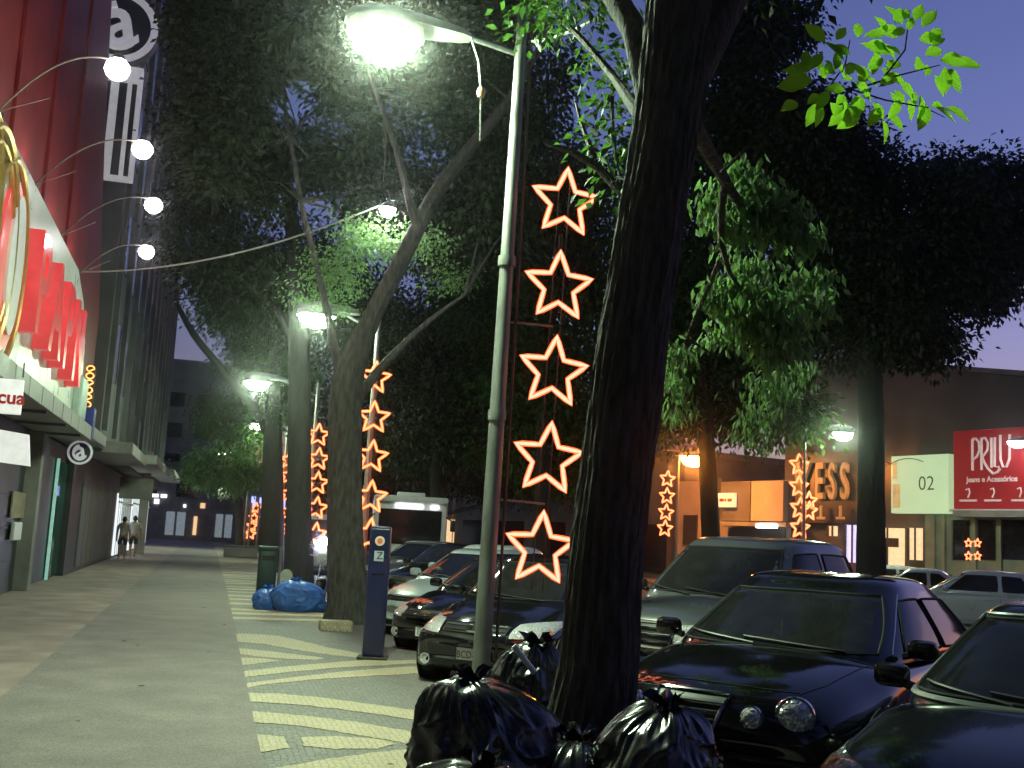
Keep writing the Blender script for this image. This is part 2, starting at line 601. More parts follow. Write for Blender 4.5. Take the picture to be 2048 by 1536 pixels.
# ================================================================== LEFT SIDE BUILDINGS
MT['red_wall'] = M('red_facade', (.26, .02, .022), .6, var=.25, scale=1.2, bump=.1)
MT['panel'] = M('sign_panel', (.62, .66, .58), .35, var=.1, scale=2, rvar=.1)
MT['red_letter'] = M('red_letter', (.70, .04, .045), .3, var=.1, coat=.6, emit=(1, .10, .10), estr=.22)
MT['gold'] = M('gold_trim', (.62, .42, .14), .3, .7, var=.15)
MT['canopy'] = M('canopy_metal', (.30, .30, .28), .5, .2, var=.25, scale=2, rvar=.1)
MT['dark_shop'] = M('dark_shopfront', (.035, .036, .04), .4, var=.4, scale=3)
MT['concrete'] = M('concrete', (.24, .235, .22), .8, var=.3, scale=1.5, bump=.2)
MT['concrete_dark'] = M('dark_concrete', (.14, .14, .145), .85, var=.3, scale=.8, bump=.15)
MT['shutter'] = M('shutter', (.13, .135, .135), .5, .4, var=.25)
MT['green_glass'] = M('green_glass', (.02, .12, .095), .06, var=.3, scale=1, coat=.5)
MT['window_dark'] = M('dark_window', (.012, .013, .018), .08, var=.3)
MT['lit_white'] = emis('lit_shop_white', (.82, .93, 1.0), .55)
MT['lit_soft'] = emis('lit_shop_soft', (.7, .86, .95), .10)
MT['lit_edge'] = emis('lit_glass_edge', (.35, 1.0, .8), .16)
MT['neon_orange'] = emis('neon_orange', (1.0, .32, .04), 1.4)
MT['board_white'] = emis('backlit_board', (1, .97, .95), .28)

store = thing('shop_building', 'red-fronted shop building with large red lettering under curved lamps', 'building', (-3.3, 9, 0))
def SL(x, y, z): return (x + 3.3, y - 9, z)
b = MB()
wp = [(8, 3.5), (31.5, 3.5), (31.5, 7.0), (28.6, 11.0), (27.0, 14.0), (26.2, 17.7), (8, 17.7)]
V = [SL(-13.3, y, z) for y, z in wp] + [SL(-3.3, y, z) for y, z in wp]
n = len(wp)
b.add(V, [tuple(range(n)), tuple(range(2 * n - 1, n - 1, -1))] + [(i, (i + 1) % n, n + (i + 1) % n, n + i) for i in range(n)])
b.build('wall', MT['red_wall'], store)
for i in range(5):                       # vertical joints of the red cladding: raised ribs
    b = MB(); b.box(SL(-3.27, 10.5 + i * 3.3, 10.9), (.05, .07, 8.4)); b.build('cladding_rib', MT['red_wall'], store)
b = MB(); b.box(SL(-3.9, 21.9, 1.7), (.3, 25.5, 3.4)); b.build('shopfront', MT['dark_shop'], store)
# sign panel with a rounded far end
pan = [(8.5, 6.62), (23.8, 6.62), (25.2, 6.2), (26.2, 5.5), (26.4, 4.9), (26.2, 4.3), (26.4, 3.72), (8.5, 3.62)]
b = MB()
n = len(pan)
V = [SL(-3.28, y, z) for y, z in pan] + [SL(-2.98, y, z) for y, z in pan]
b.add(V, [tuple(range(n)), tuple(range(2 * n - 1, n - 1, -1))] + [(i, (i + 1) % n, n + (i + 1) % n, n + i) for i in range(n)])
sgn = b.build('sign_panel', MT['panel'], store)
# gold ovals and white emblem at the near end of the sign
for (cy_, cz_, ry, rz_, col, rr) in [(15.0, 5.0, 1.4, 1.5, 'gold', .055), (15.0, 5.0, 1.22, 1.3, 'gold', .035), (16.1, 5.0, 1.25, 1.42, 'gold', .045),
                                     (13.6, 5.0, .9, 1.5, 'gold', .05), (14.2, 5.0, 1.0, 1.5, 'gold', .04)]:
    pts = [SL(-2.93, cy_ + ry * math.cos(t), cz_ + rz_ * math.sin(t)) for t in [2 * PI * k / 32 for k in range(32)]]
    MB().loop(pts, rr).build('gold_ring', MT['gold'], sgn, True)
for (cy_, cz_, ry, rz_, col) in [(16.3, 5.0, .85, 1.2, 'red_letter'), (16.5, 5.05, .55, 1.0, 'white')]:
    V = [SL(-2.98, cy_ + ry * math.cos(2 * PI * k / 28), cz_ + rz_ * math.sin(2 * PI * k / 28)) for k in range(28)]
    dx = .05 if col == 'red_letter' else .09
    W = [(v[0] + dx, v[1], v[2]) for v in V]
    b = MB(); b.add(V + W, [tuple(range(27, -1, -1)), tuple(range(28, 56))] + [(i, (i + 1) % 28, 28 + (i + 1) % 28, 28 + i) for i in range(28)])
    b.build('emblem', MT[col], sgn)
for i, (ch, yy) in enumerate(zip("PAPM", (18.0, 19.8, 21.4, 23.1))):
    t = text_mesh('letter', ch, 2.15, MT['red_letter'], sgn, .16, SL(-2.88, yy, 5.0 - .04 * i), (PI / 2, 0, PI / 2), sx=.95, bold=.05)
b = MB(); b.box(SL(-2.9, 25.6, 4.15), (.2, 1.2, .9), bev=.05); b.build('side_plate', M('pale_green_plate', (.45, .6, .52), .4), sgn)
b = MB(); b.box(SL(-2.9, 26.6, 3.7), (.5, .5, .7), bev=.02); b.build('blue_plate', M('blue_plate', (.03, .04, .25), .4), sgn)
# canopy over the walkway
b = MB(); b.box(SL(-3.2, 17.4, 3.46), (1.0, 18.5, .26), bev=.03); can = b.build('canopy', MT['canopy'], store)
for i in range(14):
    b = MB(); b.box(SL(-2.69, 8.9 + i * 1.3, 3.46), (.05, 1.24, .3), bev=.008); b.build('fascia_panel', MT['canopy'], can)
for i in range(7):
    b = MB(); b.box(SL(-3.2, 9.5 + i * 2.6, 3.31), (.9, .1, .06)); b.build('rib', MT['shutter'], can)
b = MB(); b.box(SL(-3.3, 29.2, 3.62), (1.0, 5.0, .3), bev=.03); b.build('canopy', MT['canopy'], store)
b = MB(); b.box(SL(-3.62, 25.2, 1.75), (.34, .34, 3.5), bev=.02); b.build('pillar', MT['concrete'], store)
b = MB(); b.box(SL(-3.72, 24.6, 1.75), (.05, .9, .04)); 
for z in (.25, .5, .75, 1.0): b.box(SL(-3.735, 22.4, z * 2.6), (.02, 2.6, .03))
b.build('door_rail', MT['darkmetal'], store)
b = MB(); b.box(SL(-3.73, 31.4, 1.5), (.05, 3.6, 2.9)); gd = b.build('glass_door', MT['green_glass'], store)
b = MB(); b.box(SL(-3.68, 29.55, 1.5), (.07, .07, 3.0)); b.build('lit_edge', MT['lit_edge'], gd)
b = MB(); b.box(SL(-3.68, 33.2, 1.5), (.06, .05, 3.0)); b.build('lit_edge', MT['lit_edge'], gd)
for i in range(10):
    for j in range(3):
        b = MB(); b.box(SL(-3.66, 34.0 + j * .5, .8 + i * .22), (.05, .08, .08)); b.build('sequin', MT['lit_soft'] if random.random() < .45 else MT['chrome'], store)
nb = MB(); p = at(35, 1010, X=-3.72); nb.box((0, 0, 0), (.03, 1.7, .52)); o = nb.build('notice_board', M('cardboard', (.30, .25, .17), .8)); o.location = p + Vector((.02, 0, 0))
tag(o, 'brown cardboard notice on the dark shop door at far left', 'notice')
bx = MB(); p = at(28, 1062, X=-3.70); bx.box((0, 0, 0), (.08, .9, .36), bev=.02); o = bx.build('letter_box', MT['white']); o.location = p + Vector((.04, 0, 0))
tag(o, 'small white box on the dark shop door below the cardboard notice', 'box')

nbld = thing('sky_block_building', 'unseen plain building added beside the red shop to block sky light', 'building', (-3.5, -32, 0))  # out of view, added to block sky light and reflect in the cars
b = MB(); b.box((-5, 19.8, 6.5), (10, 39.8, 13)); b.build('wall', MT['concrete_dark'], nbld)
for i in range(9):
    b = MB(); b.box((.02, 3 + i * 4.3, 1.5), (.06, 3.4, 2.8)); b.build('shutter', MT['shutter'], nbld)
b = MB(); b.box((.6, 19.8, 3.5), (1.4, 39.4, .25)); b.build('canopy', MT['canopy'], nbld)

# gooseneck lamps over the sign
MT['lamp_arm'] = M('lamp_arm', (.2, .16, .14), .5, .6)
goose = []
for i, (px, py) in enumerate([(235, 137), (285, 298), (307, 410), (293, 503)]):
    Y = 14.6 + i * 3.15
    h = at(px, py, Y=Y)
    lab = ['curved-arm floodlight nearest the round letter totem, top of the row', 'second floodlight on a curved arm below the round totem', 'third floodlight on a curved arm along the red facade', 'lowest floodlight of the curved-arm row at the end of the red facade'][i]
    t = thing('sign_floodlight', lab, 'floodlight', (-2.98, Y, 6.6), 0, 'curved-arm floodlights over the red shop sign')
    hx, hz = h.x + 2.98, h.z - 6.6
    pts = []
    for q in range(13):
        s = q / 12
        pts.append((hx * s, 0, (hz + .10) * (1 - (1 - s) ** 2.0) + .08 * math.sin(PI * s)))
    MB().tube(pts, .013, 6).build('arm', MT['lamp_arm'], t, True)
    MB().tube([(0, 0, 0), (.5, .5, .45)], .006, 5).build('stay', MT['lamp_arm'], t)
    b = MB(); b.lathe([(.03, .20), (.07, .17), (.10, .12), (.105, .11)], (hx, 0, hz), 16); b.build('shade', MT['darkmetal'], t, True)
    b = MB(); b.lathe([(.09, .12), (.15, .05), (.165, -.02), (.13, -.10), (.07, -.145), (0.0, -.16)], (hx, 0, hz), 12); b.build('bulb', MT['lamp_white'], t, True)
    # spot at the foot of the red wall
    u = thing('uplight', ['nearest red-wall uplight at the left frame edge', 'uplight on the sign top beside the second curved lamp', 'uplight on the sign top beside the third curved lamp', 'uplight at the far end of the red wall'][i], 'uplight', (-3.1, Y + .6, 6.66), 0, 'uplights along the foot of the red wall')
    b = MB(); b.lathe([(.03, 0), (.06, .02), (.08, .12), (.075, .13)], (0, 0, 0), 12); b.build('housing', MT['darkmetal'], u, True)
    b = MB(); b.lathe([(.0, .125), (.07, .125), (.07, .13), (0, .135)], (0, 0, 0), 12); b.build('lamp', emis('uplight_lamp', (1, .8, .7), 70), u, True)

# hanging board, tilted sheet and round sign under the canopies
a0, a1 = at(-60, 752, Y=15.2), at(41, 830, Y=15.2)
t = thing('hanging_sign', 'white hanging board with small red letters at the left edge', 'sign', ((a0.x + a1.x) / 2, 15.2, (a0.z + a1.z) / 2))
b = MB(); b.box((0, 0, 0), (abs(a1.x - a0.x), .08, abs(a0.z - a1.z)), bev=.01); b.build('board', MT['board_white'], t)
text_mesh('lettering', 'cua', .24, M('sign_red', (.55, .03, .02), .5), t, .006, (.2, -.05, -.02), (PI / 2, 0, 0), bold=.006)
MB().tube([(-.2, 0, .26), (-.2, 0, .45)], .01).tube([(.3, 0, .26), (.3, 0, .45)], .01).build('hanger', MT['darkmetal'], t)
p = at(22, 893, Y=17.5)
t = MB(); t.add([(-.35, 0, -.22), (.28, 0, -.27), (.22, 0, .19), (-.2, 0, .24), (-.35, .1, -.22), (.28, .1, -.27), (.22, .1, .19), (-.2, .1, .24)],
                [(0, 1, 2, 3), (7, 6, 5, 4), (0, 4, 5, 1), (1, 5, 6, 2), (2, 6, 7, 3), (3, 7, 4, 0)])
o = t.build('light_panel', MT['board_white']); o.location = p
tag(o, 'blank white lit panel under the canopy at the left edge', 'panel')
MT['ring_white'] = M('ring_white', (.78, .78, .80), .4, var=.08, emit=(.75, .74, .8), estr=.14)
MT['disc_dark'] = M('disc_dark', (.03, .035, .05), .4, var=.1)
def round_sign(label, c, R_, group=None, backing=.08):
    t = thing('round_sign', label, 'sign', c)
    b = MB(); b.lathe([(0, 0), (R_, 0), (R_, backing), (0, backing)], (0, 0, 0), 40, 'Y'); b.build('disc', MT['disc_dark'], t)
    b = MB(); b.lathe([(R_ * .80, -.03), (R_ * .98, -.03), (R_ * .98, 0.0), (R_ * .80, 0.0), (R_ * .80, -.03)], (0, 0, 0), 40, 'Y'); b.build('ring', MT['ring_white'], t)
    text_mesh('lettering', 'a', R_ * 2.0, MT['ring_white'], t, .02, (0, -.03, R_ * .12), (PI / 2, -.22, 0), bold=R_ * .035)
    MB().tube([(R_ * .5 * math.cos(a_) , -.03, R_ * .5 * math.sin(a_) * 1.15) for a_ in [rad(x) for x in range(100, 340, 15)]], R_ * .1, 6).build('swirl', MT['ring_white'], t, True)
    return t
p = at(160, 905, Y=29.5)
rs = round_sign('small round white-ringed letter sign under the canopy', p, .31)
MB().tube([(0, .04, .3), (0, .04, .62)], .02).build('hanger', MT['darkmetal'], rs)

# orange neon blade sign
p0, p1 = at(176, 730, Y=27.0), at(160, 830, Y=27.0)
t = thing('neon_sign', 'narrow upright orange neon sign at the end of the lettered panel', 'sign', (p0.x + .07, 27, p1.z))
H_ = p0.z - p1.z
b = MB(); b.box((0, .03, H_ / 2), (.22, .05, H_), bev=.01); b.build('backing', MT['darkmetal'], t)
for i in range(7):
    z0 = (i + .5) * H_ / 7
    pts = [(.085 * math.cos(a_), -.03, z0 + H_ / 17 * math.sin(a_)) for a_ in [2 * PI * q / 10 for q in range(10 if i % 2 else 8)]]
    MB().loop(pts, .018).build('neon_tube', MT['neon_orange'], t)

# totem with the round letter sign, standing out from the tower
tower = thing('tower_building', 'tall dark grey building behind the red shop', 'building', (-3.0, 31.8, 0))
b = MB(); b.box((-6, 20.5, 18), (12, 41, 29)); b.build('wall', MT['concrete_dark'], tower)
b = MB(); b.box((-.7, 20.5, 1.7), (.3, 41, 3.4)); b.build('shopfront', MT['dark_shop'], tower)
wb_ = MB(); wb_.box((0, 0, 0), (.06, 1.6, 1.7)); wme = None
for fl in range(7):
    for q in range(12):
        if wme is None:
            o = wb_.build('window', MT['window_dark'], tower); wme = o.data
        else:
            o = bpy.data.objects.new('window', wme); COL.objects.link(o); o.parent = tower
        o.location = (.01, 2.2 + q * 3.3, 6.4 + fl * 3.3)
for q in range(13):
    b = MB(); b.box((.06, .6 + q * 3.3, 18), (.16, .35, 28)); b.build('rib', MT['concrete_dark'], tower)
for i, (y0, y1, zc, w) in enumerate([(1.5, 9, 3.6, 1.0), (10, 18, 3.75, 1.3), (19, 27, 3.95, 1.2), (28, 40, 4.1, 1.4)]):
    b = MB(); b.box((w / 2 - .5, (y0 + y1) / 2, zc), (w + .6, y1 - y0, .34), bev=.03); b.build('canopy', MT['canopy'], tower)
for i in range(9):
    b = MB(); b.box((-.53, 3 + i * 1.3, 1.5), (.05, 1.2, 2.7)); sh = b.build('shutter', MT['shutter'], tower)
for i in range(30):
    pass
b = MB(); b.box((.1, 23.2, 2.4), (.4, .4, 4.8), bev=.02); b.build('pillar', MT['concrete'], tower)
b = MB(); b.box((.35, 12.3, 2.75), (1.2, .1, .8), bev=.02); b.build('fascia_board', MT['concrete'], tower)
for (y0, y1, z0, z1, mt) in [(15.5, 18, .1, 2.6, 'lit_white'), (18.4, 24, .5, 2.6, 'lit_soft'), (24.4, 30, .1, 2.7, 'lit_white'), (31, 35, .4, 2.7, 'lit_soft'), (35.4, 40, .2, 2.7, 'lit_white')]:
    b = MB(); b.box((-.52, (y0 + y1) / 2, (z0 + z1) / 2), (.05, y1 - y0, z1 - z0)); wd = b.build('lit_window', MT[mt], tower)
    for q in range(int((y1 - y0) / 1.0)):
        b = MB(); b.box((-.48, y0 + .5 + q, (z0 + z1) / 2), (.05, .08, z1 - z0)); b.build('mullion', MT['white'], wd)
    b = MB(); b.box((-.45, (y0 + y1) / 2, z1 - .35), (.06, y1 - y0, .08)); b.build('transom', MT['white'], wd)
c = at(237, 52, Y=29.3)
tot = round_sign('large round white-ringed letter totem high beside the red wall', c, 1.02, backing=.35)
tp = thing('totem_panel', 'tall white and dark lettered panel hanging below the round totem', 'sign', (c.x, 29.4, c.z - 1.0))
b = MB(); b.box((.1, .15, -1.55), (1.25, .3, 3.1), bev=.03); b.build('panel', MT['ring_white'], tp)
for dx, w in ((-.3, .42), (.22, .2), (.5, .12)):
    b = MB(); b.box((dx + .05, -.02, -1.75), (w, .04, 2.5)); b.build('dark_stripe', MT['disc_dark'], tp)
for i, zc in enumerate((-1.0, -1.4, -1.8, -2.2)):
    b = MB(); b.box((-.26, -.05, zc), (.3, .03, .1)).box((-.36, -.05, zc + .1), (.08, .03, .22)); b.build('letter', MT['ring_white'], tp)
b = MB(); b.box((-.7, .2, .4), (1.0, .2, .2)).box((-.7, .2, -2.2), (1.0, .2, .2)); b.build('bracket', MT['darkmetal'], tp)

# low far buildings closing the street
def far_building(label, x0, x1, y0, y1, h, mat, rows=0, cols=0, lit=(), mats=None):
    t = thing('far_building', label, 'building', ((x0 + x1) / 2, y0, 0))
    w = x1 - x0
    b = MB(); b.box((0, (y1 - y0) / 2, h / 2 - .1), (w, y1 - y0, h)); b.build('wall', mat, t)
    b = MB(); b.box((0, (y1 - y0) / 2, h - .02), (w + .5, y1 - y0 + .5, .35)); b.build('roof', MT['concrete_dark'], t)
    me = None
    for r_ in range(rows):
        for c_ in range(cols):
            x = -w / 2 + (c_ + .5) * w / cols
            z = 4.4 + r_ * 3.0
            if z > h - 1: continue
            if me is None:
                b = MB(); b.box((0, 0, 0), (w / cols * .55, .1, 1.4)); o = b.build('window', MT['window_dark'], t); me = o.data
            else:
                o = bpy.data.objects.new('window', me); COL.objects.link(o); o.parent = t
            o.location = (x, -.03, z)
    for (xx, zz, ww, hh, mt) in lit:
        b = MB(); b.box((xx, -.06, zz), (ww, .1, hh)); b.build('lit_sign', MT[mt], t)
    return t
MT['led_blue'] = emis('led_blue', (.35, .4, 1.0), 1.0)
MT['led_pink'] = emis('led_pink', (1.0, .25, .55), .7)
MT['led_green'] = emis('led_green', (.2, 1.0, .55), .4)
MT['led_white'] = emis('led_white', (.9, .9, 1.0), 1.2)
MT['warm'] = emis('warm_window', (1.0, .62, .30), .5)
MT['cold'] = emis('cold_window', (.62, .56, 1.0), .6)
MT['orange_lit'] = emis('orange_lit', (1.0, .30, .08), .6)
MT['pinkwall'] = M('pink_plaster', (.42, .30, .28), .8)
far_building('wide grey building closing the left end of the street', -16, 3, 112, 130, 17.2, MT['concrete_dark'], 4, 7)
far_building('low shop row at the street end with small white and yellow lights', -14, 7, 100, 110, 6.5, MT['concrete'], 1, 6,
             [(-.9, 3.7, .5, .28, 'led_white'), (-.2, 3.7, .5, .28, 'led_white'), (-.75, 3.2, .4, .4, 'led_white'), (3.1, 3.05, .4, .45, 'warm'), (1.6, 2.95, .22, .25, 'led_white'),
              (-3.4, 1.5, .8, 2.2, 'lit_soft'), (-2.4, 1.5, .8, 2.2, 'lit_soft'), (.5, 1.4, .7, 2.0, 'lit_soft'), (1.4, 1.4, .7, 2.0, 'lit_soft'), (4.6, 1.4, .6, 2.0, 'lit_soft'), (5.4, 1.4, .6, 2.0, 'lit_soft'), (2.6, 1.3, .3, 1.6, 'warm')])
far_building('dark shop front with a strip of blue and violet lights', 2.2, 9, 96, 99, 5.0, MT['concrete_dark'], 0, 0,
             [(-1.9, 3.55, .35, .9, 'led_blue'), (-1.2, 3.55, .4, .8, 'led_blue'), (-.4, 3.5, .5, .8, 'led_blue'), (.5, 3.55, .5, .8, 'led_blue'), (1.2, 3.5, .3, .7, 'led_pink')])
far_building('distant shop block with white, pink and green light signs', 17, 34, 92, 100, 8.5, MT['concrete_dark'], 1, 6,
             [(5.2, 4.4, 3.6, .8, 'led_white'), (2.0, 3.6, 1.6, 1.8, 'led_pink'), (1.2, 4.9, .7, 1.0, 'led_green'), (-3.5, 2.2, .5, 2.6, 'orange_lit'), (-5.2, 2.4, .35, 2.2, 'warm'), (-6.6, 1.9, .5, 1.4, 'orange_lit'), (7, 2.5, 1.4, 1.2, 'orange_lit'), (-1.0, 3.2, .4, 2.2, 'warm')])
p = at(965, 800, Y=75)
far_building('pale pink house wall glimpsed between the tree crowns', p.x - 1.6, p.x + 1.3, 75, 82, p.z + 1.6, MT['pinkwall'], 0, 0)

# planter box with two posts, far along the pavement
t = thing('planter', 'long low dark planter box at the far pavement edge', 'planter', (1.75, 55.9, 0))
b = MB(); b.box((0, 0, .28), (1.6, .7, .5), bev=.03); b.build('trough', MT['concrete_dark'], t)
b = MB(); b.box((0, 0, .56), (1.7, .8, .06), bev=.01); b.build('rim', MT['concrete_dark'], t)
sb = MB()
for i in range(60):
    x, y = random.uniform(-.75, .75), random.uniform(-.3, .3); h = random.uniform(.15, .4); a = random.uniform(0, 6)
    sb.add([(x, y, .58), (x + .06 * math.cos(a), y + .06 * math.sin(a), .58 + h * .6), (x + .14 * math.cos(a), y + .14 * math.sin(a), .58 + h)], [(0, 1, 2)])
sb.build('foliage', MT['leaf'], t)
for dx in (.35, .75):
    o = MB().tube([(0, 0, 0), (0, 0, 2.7)], .05, 8).build('post', MT['galv']); o.location = (1.75 + dx, 56.6, 0)
    tag(o, 'thin pale post behind the planter, ' + ('nearer the walkway' if dx < .5 else 'nearer the trees'), 'post')

# ================================================================== RIGHT SIDE BUILDINGS
RP0 = at(1980, 1018, Y=33.0); RP0.z = 0
RD = Vector((.24, -.97, 0)).normalized()          # along the facade towards the right of the photograph
RN = Vector((-RD.y, RD.x, 0))                     # into the building
if RN.x < 0: RN = -RN
RROT = math.atan2(RD.y, RD.x)
def fr(px, py, off=0.0):
    """(u, z) on the right-hand facade plane."""
    d = ray(px, py)
    o = RP0 + RN * off
    t_ = (o - EYE).dot(RN) / d.dot(RN)
    p_ = EYE + d * t_
    return (p_ - RP0).dot(RD), p_.z
def frect(b, px0, py0, px1, py1, depth, off=0.0):
    """A slab on the facade whose front stands 'off' before it; corners given as places in the photograph."""
    u0, za = fr(px0, (py0 + py1) / 2, -off)[0], 0
    u1 = fr(px1, (py0 + py1) / 2, -off)[0]
    z1 = (fr(px0, py0, -off)[1] + fr(px1, py0, -off)[1]) / 2
    z0 = (fr(px0, py1, -off)[1] + fr(px1, py1, -off)[1]) / 2
    b.box(((u0 + u1) / 2, -off + depth / 2, (z0 + z1) / 2), (abs(u1 - u0), depth, abs(z1 - z0)))
    return (u0 + u1) / 2, (z0 + z1) / 2, abs(u1 - u0), abs(z1 - z0)
MT['dark_wall'] = M('dark_render', (.085, .085, .09), .85, var=.25, scale=.5, bump=.15)
MT['beige'] = M('beige_tiles', (.30, .31, .24), .5, var=.2, scale=2)
hall = thing('hall_building', 'big dark-walled commercial building behind the right-hand signs', 'building', (RP0.x, RP0.y, 0), RROT)
uL, uR = fr(1560, 900)[0], fr(2048, 900)[0] + 8
ulft, ztl = fr(1835, 736)[0], fr(1835, 736)[1]
zr_ = fr(2048, 752)[1]
sl = (zr_ - ztl) / (fr(2048, 752)[0] - ulft)
b = MB()
prof = [(uL, 0), (uR, 0), (uR, ztl + sl * (uR - ulft)), (uL, ztl + sl * (uL - ulft))]
V = [(x, .3, z) for x, z in prof] + [(x, 12, z) for x, z in prof]
b.add(V, [(0, 1, 2, 3), (7, 6, 5, 4), (0, 4, 5, 1), (1, 5, 6, 2), (2, 6, 7, 3), (3, 7, 4, 0)])
b.build('wall', MT['dark_wall'], hall)
b = MB()
for (x0, x1) in ((uL - .2, uR),):
    z0_, z1_ = ztl + sl * (x0 - ulft), ztl + sl * (x1 - ulft)
    b.add([(x0, .1, z0_ + .02), (x1, .1, z1_ + .02), (x1, 12.2, z1_ + .02), (x0, 12.2, z0_ + .02), (x0, .1, z0_ + .2), (x1, .1, z1_ + .2), (x1, 12.2, z1_ + .2), (x0, 12.2, z0_ + .2)],
          [(0, 1, 2, 3), (7, 6, 5, 4), (0, 4, 5, 1), (1, 5, 6, 2), (2, 6, 7, 3), (3, 7, 4, 0)])
b.build('roof', MT['concrete_dark'], hall)
# beige shop front with dark windows under the red sign
b = MB(); frect(b, 1850, 1030, 2140, 1200, .25, .02); b.build('shopfront', MT['beige'], hall)
for (a_, c_) in ((1906, 1938), (1955, 1990), (2002, 2070)):
    b = MB(); frect(b, a_, 1040, c_, 1120, .1, .06); wd = b.build('window', MT['window_dark'], hall)
    b = MB(); frect(b, a_ - 3, 1040, a_, 1120, .12, .10); b.build('frame', MT['shutter'], wd)
for a_ in (1862, 1882, 1944, 1995):
    b = MB(); frect(b, a_, 1030, a_ + 7, 1180, .12, .12); b.build('pilaster', MT['beige'], hall)
b = MB(); frect(b, 1905, 1021, 2120, 1034, .9, .9); b.build('awning', MT['canopy'], hall)
for (a_, y0, c_, y1, mt, lab) in ((1690, 1050, 1716, 1125, 'cold', None), (1741, 1056, 1806, 1130, 'warm', 1), (1816, 1056, 1842, 1120, 'warm', None), (1655, 1052, 1672, 1072, 'warm', None)):
    b = MB(); frect(b, a_, y0, c_, y1, .1, .1); wd = b.build('lit_window', MT[mt], hall)
    b = MB(); frect(b, a_ - 2, y0, a_ + 1, y1, .12, .16); b.build('frame', MT['darkmetal'], wd)
    b = MB(); frect(b, (a_ + c_) / 2 - 1, y0, (a_ + c_) / 2 + 1, y1, .12, .16); b.build('mullion', MT['darkmetal'], wd)
    if lab:
        b = MB(); frect(b, 1768, 1076, 1796, 1094, .04, .2); b.build('window_notice', MT['ink'], wd)
# red sign
def RLOC(u, w, z): return RP0 + RD * u + RN * w + Vector((0, 0, z))
MT['sign_red'] = M('sign_red_panel', (.36, .012, .02), .4, var=.12, scale=1.5, emit=(.36, .012, .02), estr=.12)  # floodlit panel, part of that light put into its emission
MT['sign_ink'] = M('sign_pink_white', (.75, .62, .6), .4, var=.08, emit=(.75, .6, .58), estr=.12)  # letters glow faintly to imitate the floodlight on them
MT['board_green'] = M('pale_green_board', (.42, .55, .34), .45, var=.12, scale=.6, emit=(.62, .85, .50), estr=.30)
u0, z0 = fr(1908, 1018, -.6); u1, z1 = fr(2100, 1018, -.6)
zt = fr(1911, 863, -.6)[1]
W_, HH = u1 - u0, zt - z0
ps = thing('shop_sign', 'red sign reading PRILU in thin pink-white letters', 'sign', RLOC(u0, -.62, z0), RROT)
b = MB(); b.box((W_ / 2, .25, HH / 2), (W_, .5, HH), bev=.02); b.build('panel', MT['sign_red'], ps)
b = MB(); b.box((W_ / 2, .2, -.06), (W_ + .1, .7, .1)); b.build('ledge', MT['white'], ps)
def su(px): return fr(px, 940, -.6)[0] - u0
def sz(py): return fr(1975, py, -.6)[1] - z0
sk_ = lambda pts, r_: MB().tube([(su(a_), -.03, sz(b_)) for a_, b_ in pts], r_, 6)
rr = .045
MBp = sk_([(1947, 940), (1947, 878), (1950, 875)], rr)
MBp.tube([(su(a_), -.03, sz(b_)) for a_, b_ in [(1947, 878), (1954, 876), (1960, 884), (1961, 900), (1956, 912), (1948, 918)]], rr, 6)
MBp.build('letter', MT['sign_ink'], ps, True)
MBp = sk_([(1965, 940), (1965, 876)], rr)
MBp.tube([(su(a_), -.03, sz(b_)) for a_, b_ in [(1965, 877), (1973, 876), (1978, 886), (1977, 900), (1967, 914), (1970, 924), (1978, 938), (1988, 948), (1997, 945), (2002, 938)]], rr, 6)
MBp.build('letter', MT['sign_ink'], ps, True)
sk_([(1985, 936), (1985, 876)], rr).build('letter', MT['sign_ink'], ps, True)
sk_([(1992, 876), (1991, 934), (2000, 935)], rr).build('letter', MT['sign_ink'], ps, True)
sk_([(2003, 872), (2003, 920), (2008, 935), (2015, 935), (2021, 920), (2022, 872)], rr).build('letter', MT['sign_ink'], ps, True)
text_mesh('lettering', 'Jeans e Acessórios', .27, MT['sign_ink'], ps, .005, (su(1984), -.012, sz(959)), (PI / 2, 0, 0), bold=.006)
for px_ in (1937, 1986, 2040):
    MB().tube([(su(px_ - 4), -.02, sz(979)), (su(px_ + 2), -.02, sz(977)), (su(px_ + 4), -.02, sz(985)), (su(px_), -.02, sz(995))], .03, 5).build('motif', MT['sign_ink'], ps)
    b = MB(); b.box((su(px_), -.01, sz(1001)), (su(px_ + 17) - su(px_ - 17), .02, .07)); b.build('small_print', MT['sign_ink'], ps)
# pale green board
gu0, gz0 = fr(1782, 1025, -.5); gu1, gz1 = fr(1897, 1027, -.5)
gzt = (fr(1782, 917, -.5)[1] + fr(1896, 903, -.5)[1]) / 2
gs = thing('pale_sign', 'blank-looking pale green lit board left of the red PRILU sign', 'sign', RLOC(gu0, -.5, min(gz0, gz1)), RROT)
gW, gH = gu1 - gu0, gzt - min(gz0, gz1)
b = MB(); b.box((gW / 2, .2, gH / 2), (gW, .4, gH), bev=.02); b.build('panel', MT['board_green'], gs)
MT['thin_ink'] = M('thin_ink', (.10, .14, .09), .6)
MB().tube([(gW * (.3 + .55 * math.cos(a_)), -.012, gH * (.45 + .5 * math.sin(a_))) for a_ in [rad(x) for x in range(60, 200, 12)]], .02, 4).build('arc_line', MT['thin_ink'], gs)
text_mesh('lettering', '02', .75, MT['thin_ink'], gs, .004, (gW * .63, -.008, gH * .5), (PI / 2, 0, 0), bold=-.008)
MT['cream'] = M('cream_patch', (.75, .60, .25), .5, var=.3, scale=2, emit=(.9, .65, .3), estr=.16)
for (fx, fz, fw, fh) in ((.07, .75, .08, .3), (.1, .3, .14, .42)):
    b = MB(); b.box((gW * fx, -.004, gH * fz), (gW * fw, .008, gH * fh)); b.build('cream_patch', MT['cream'], gs)
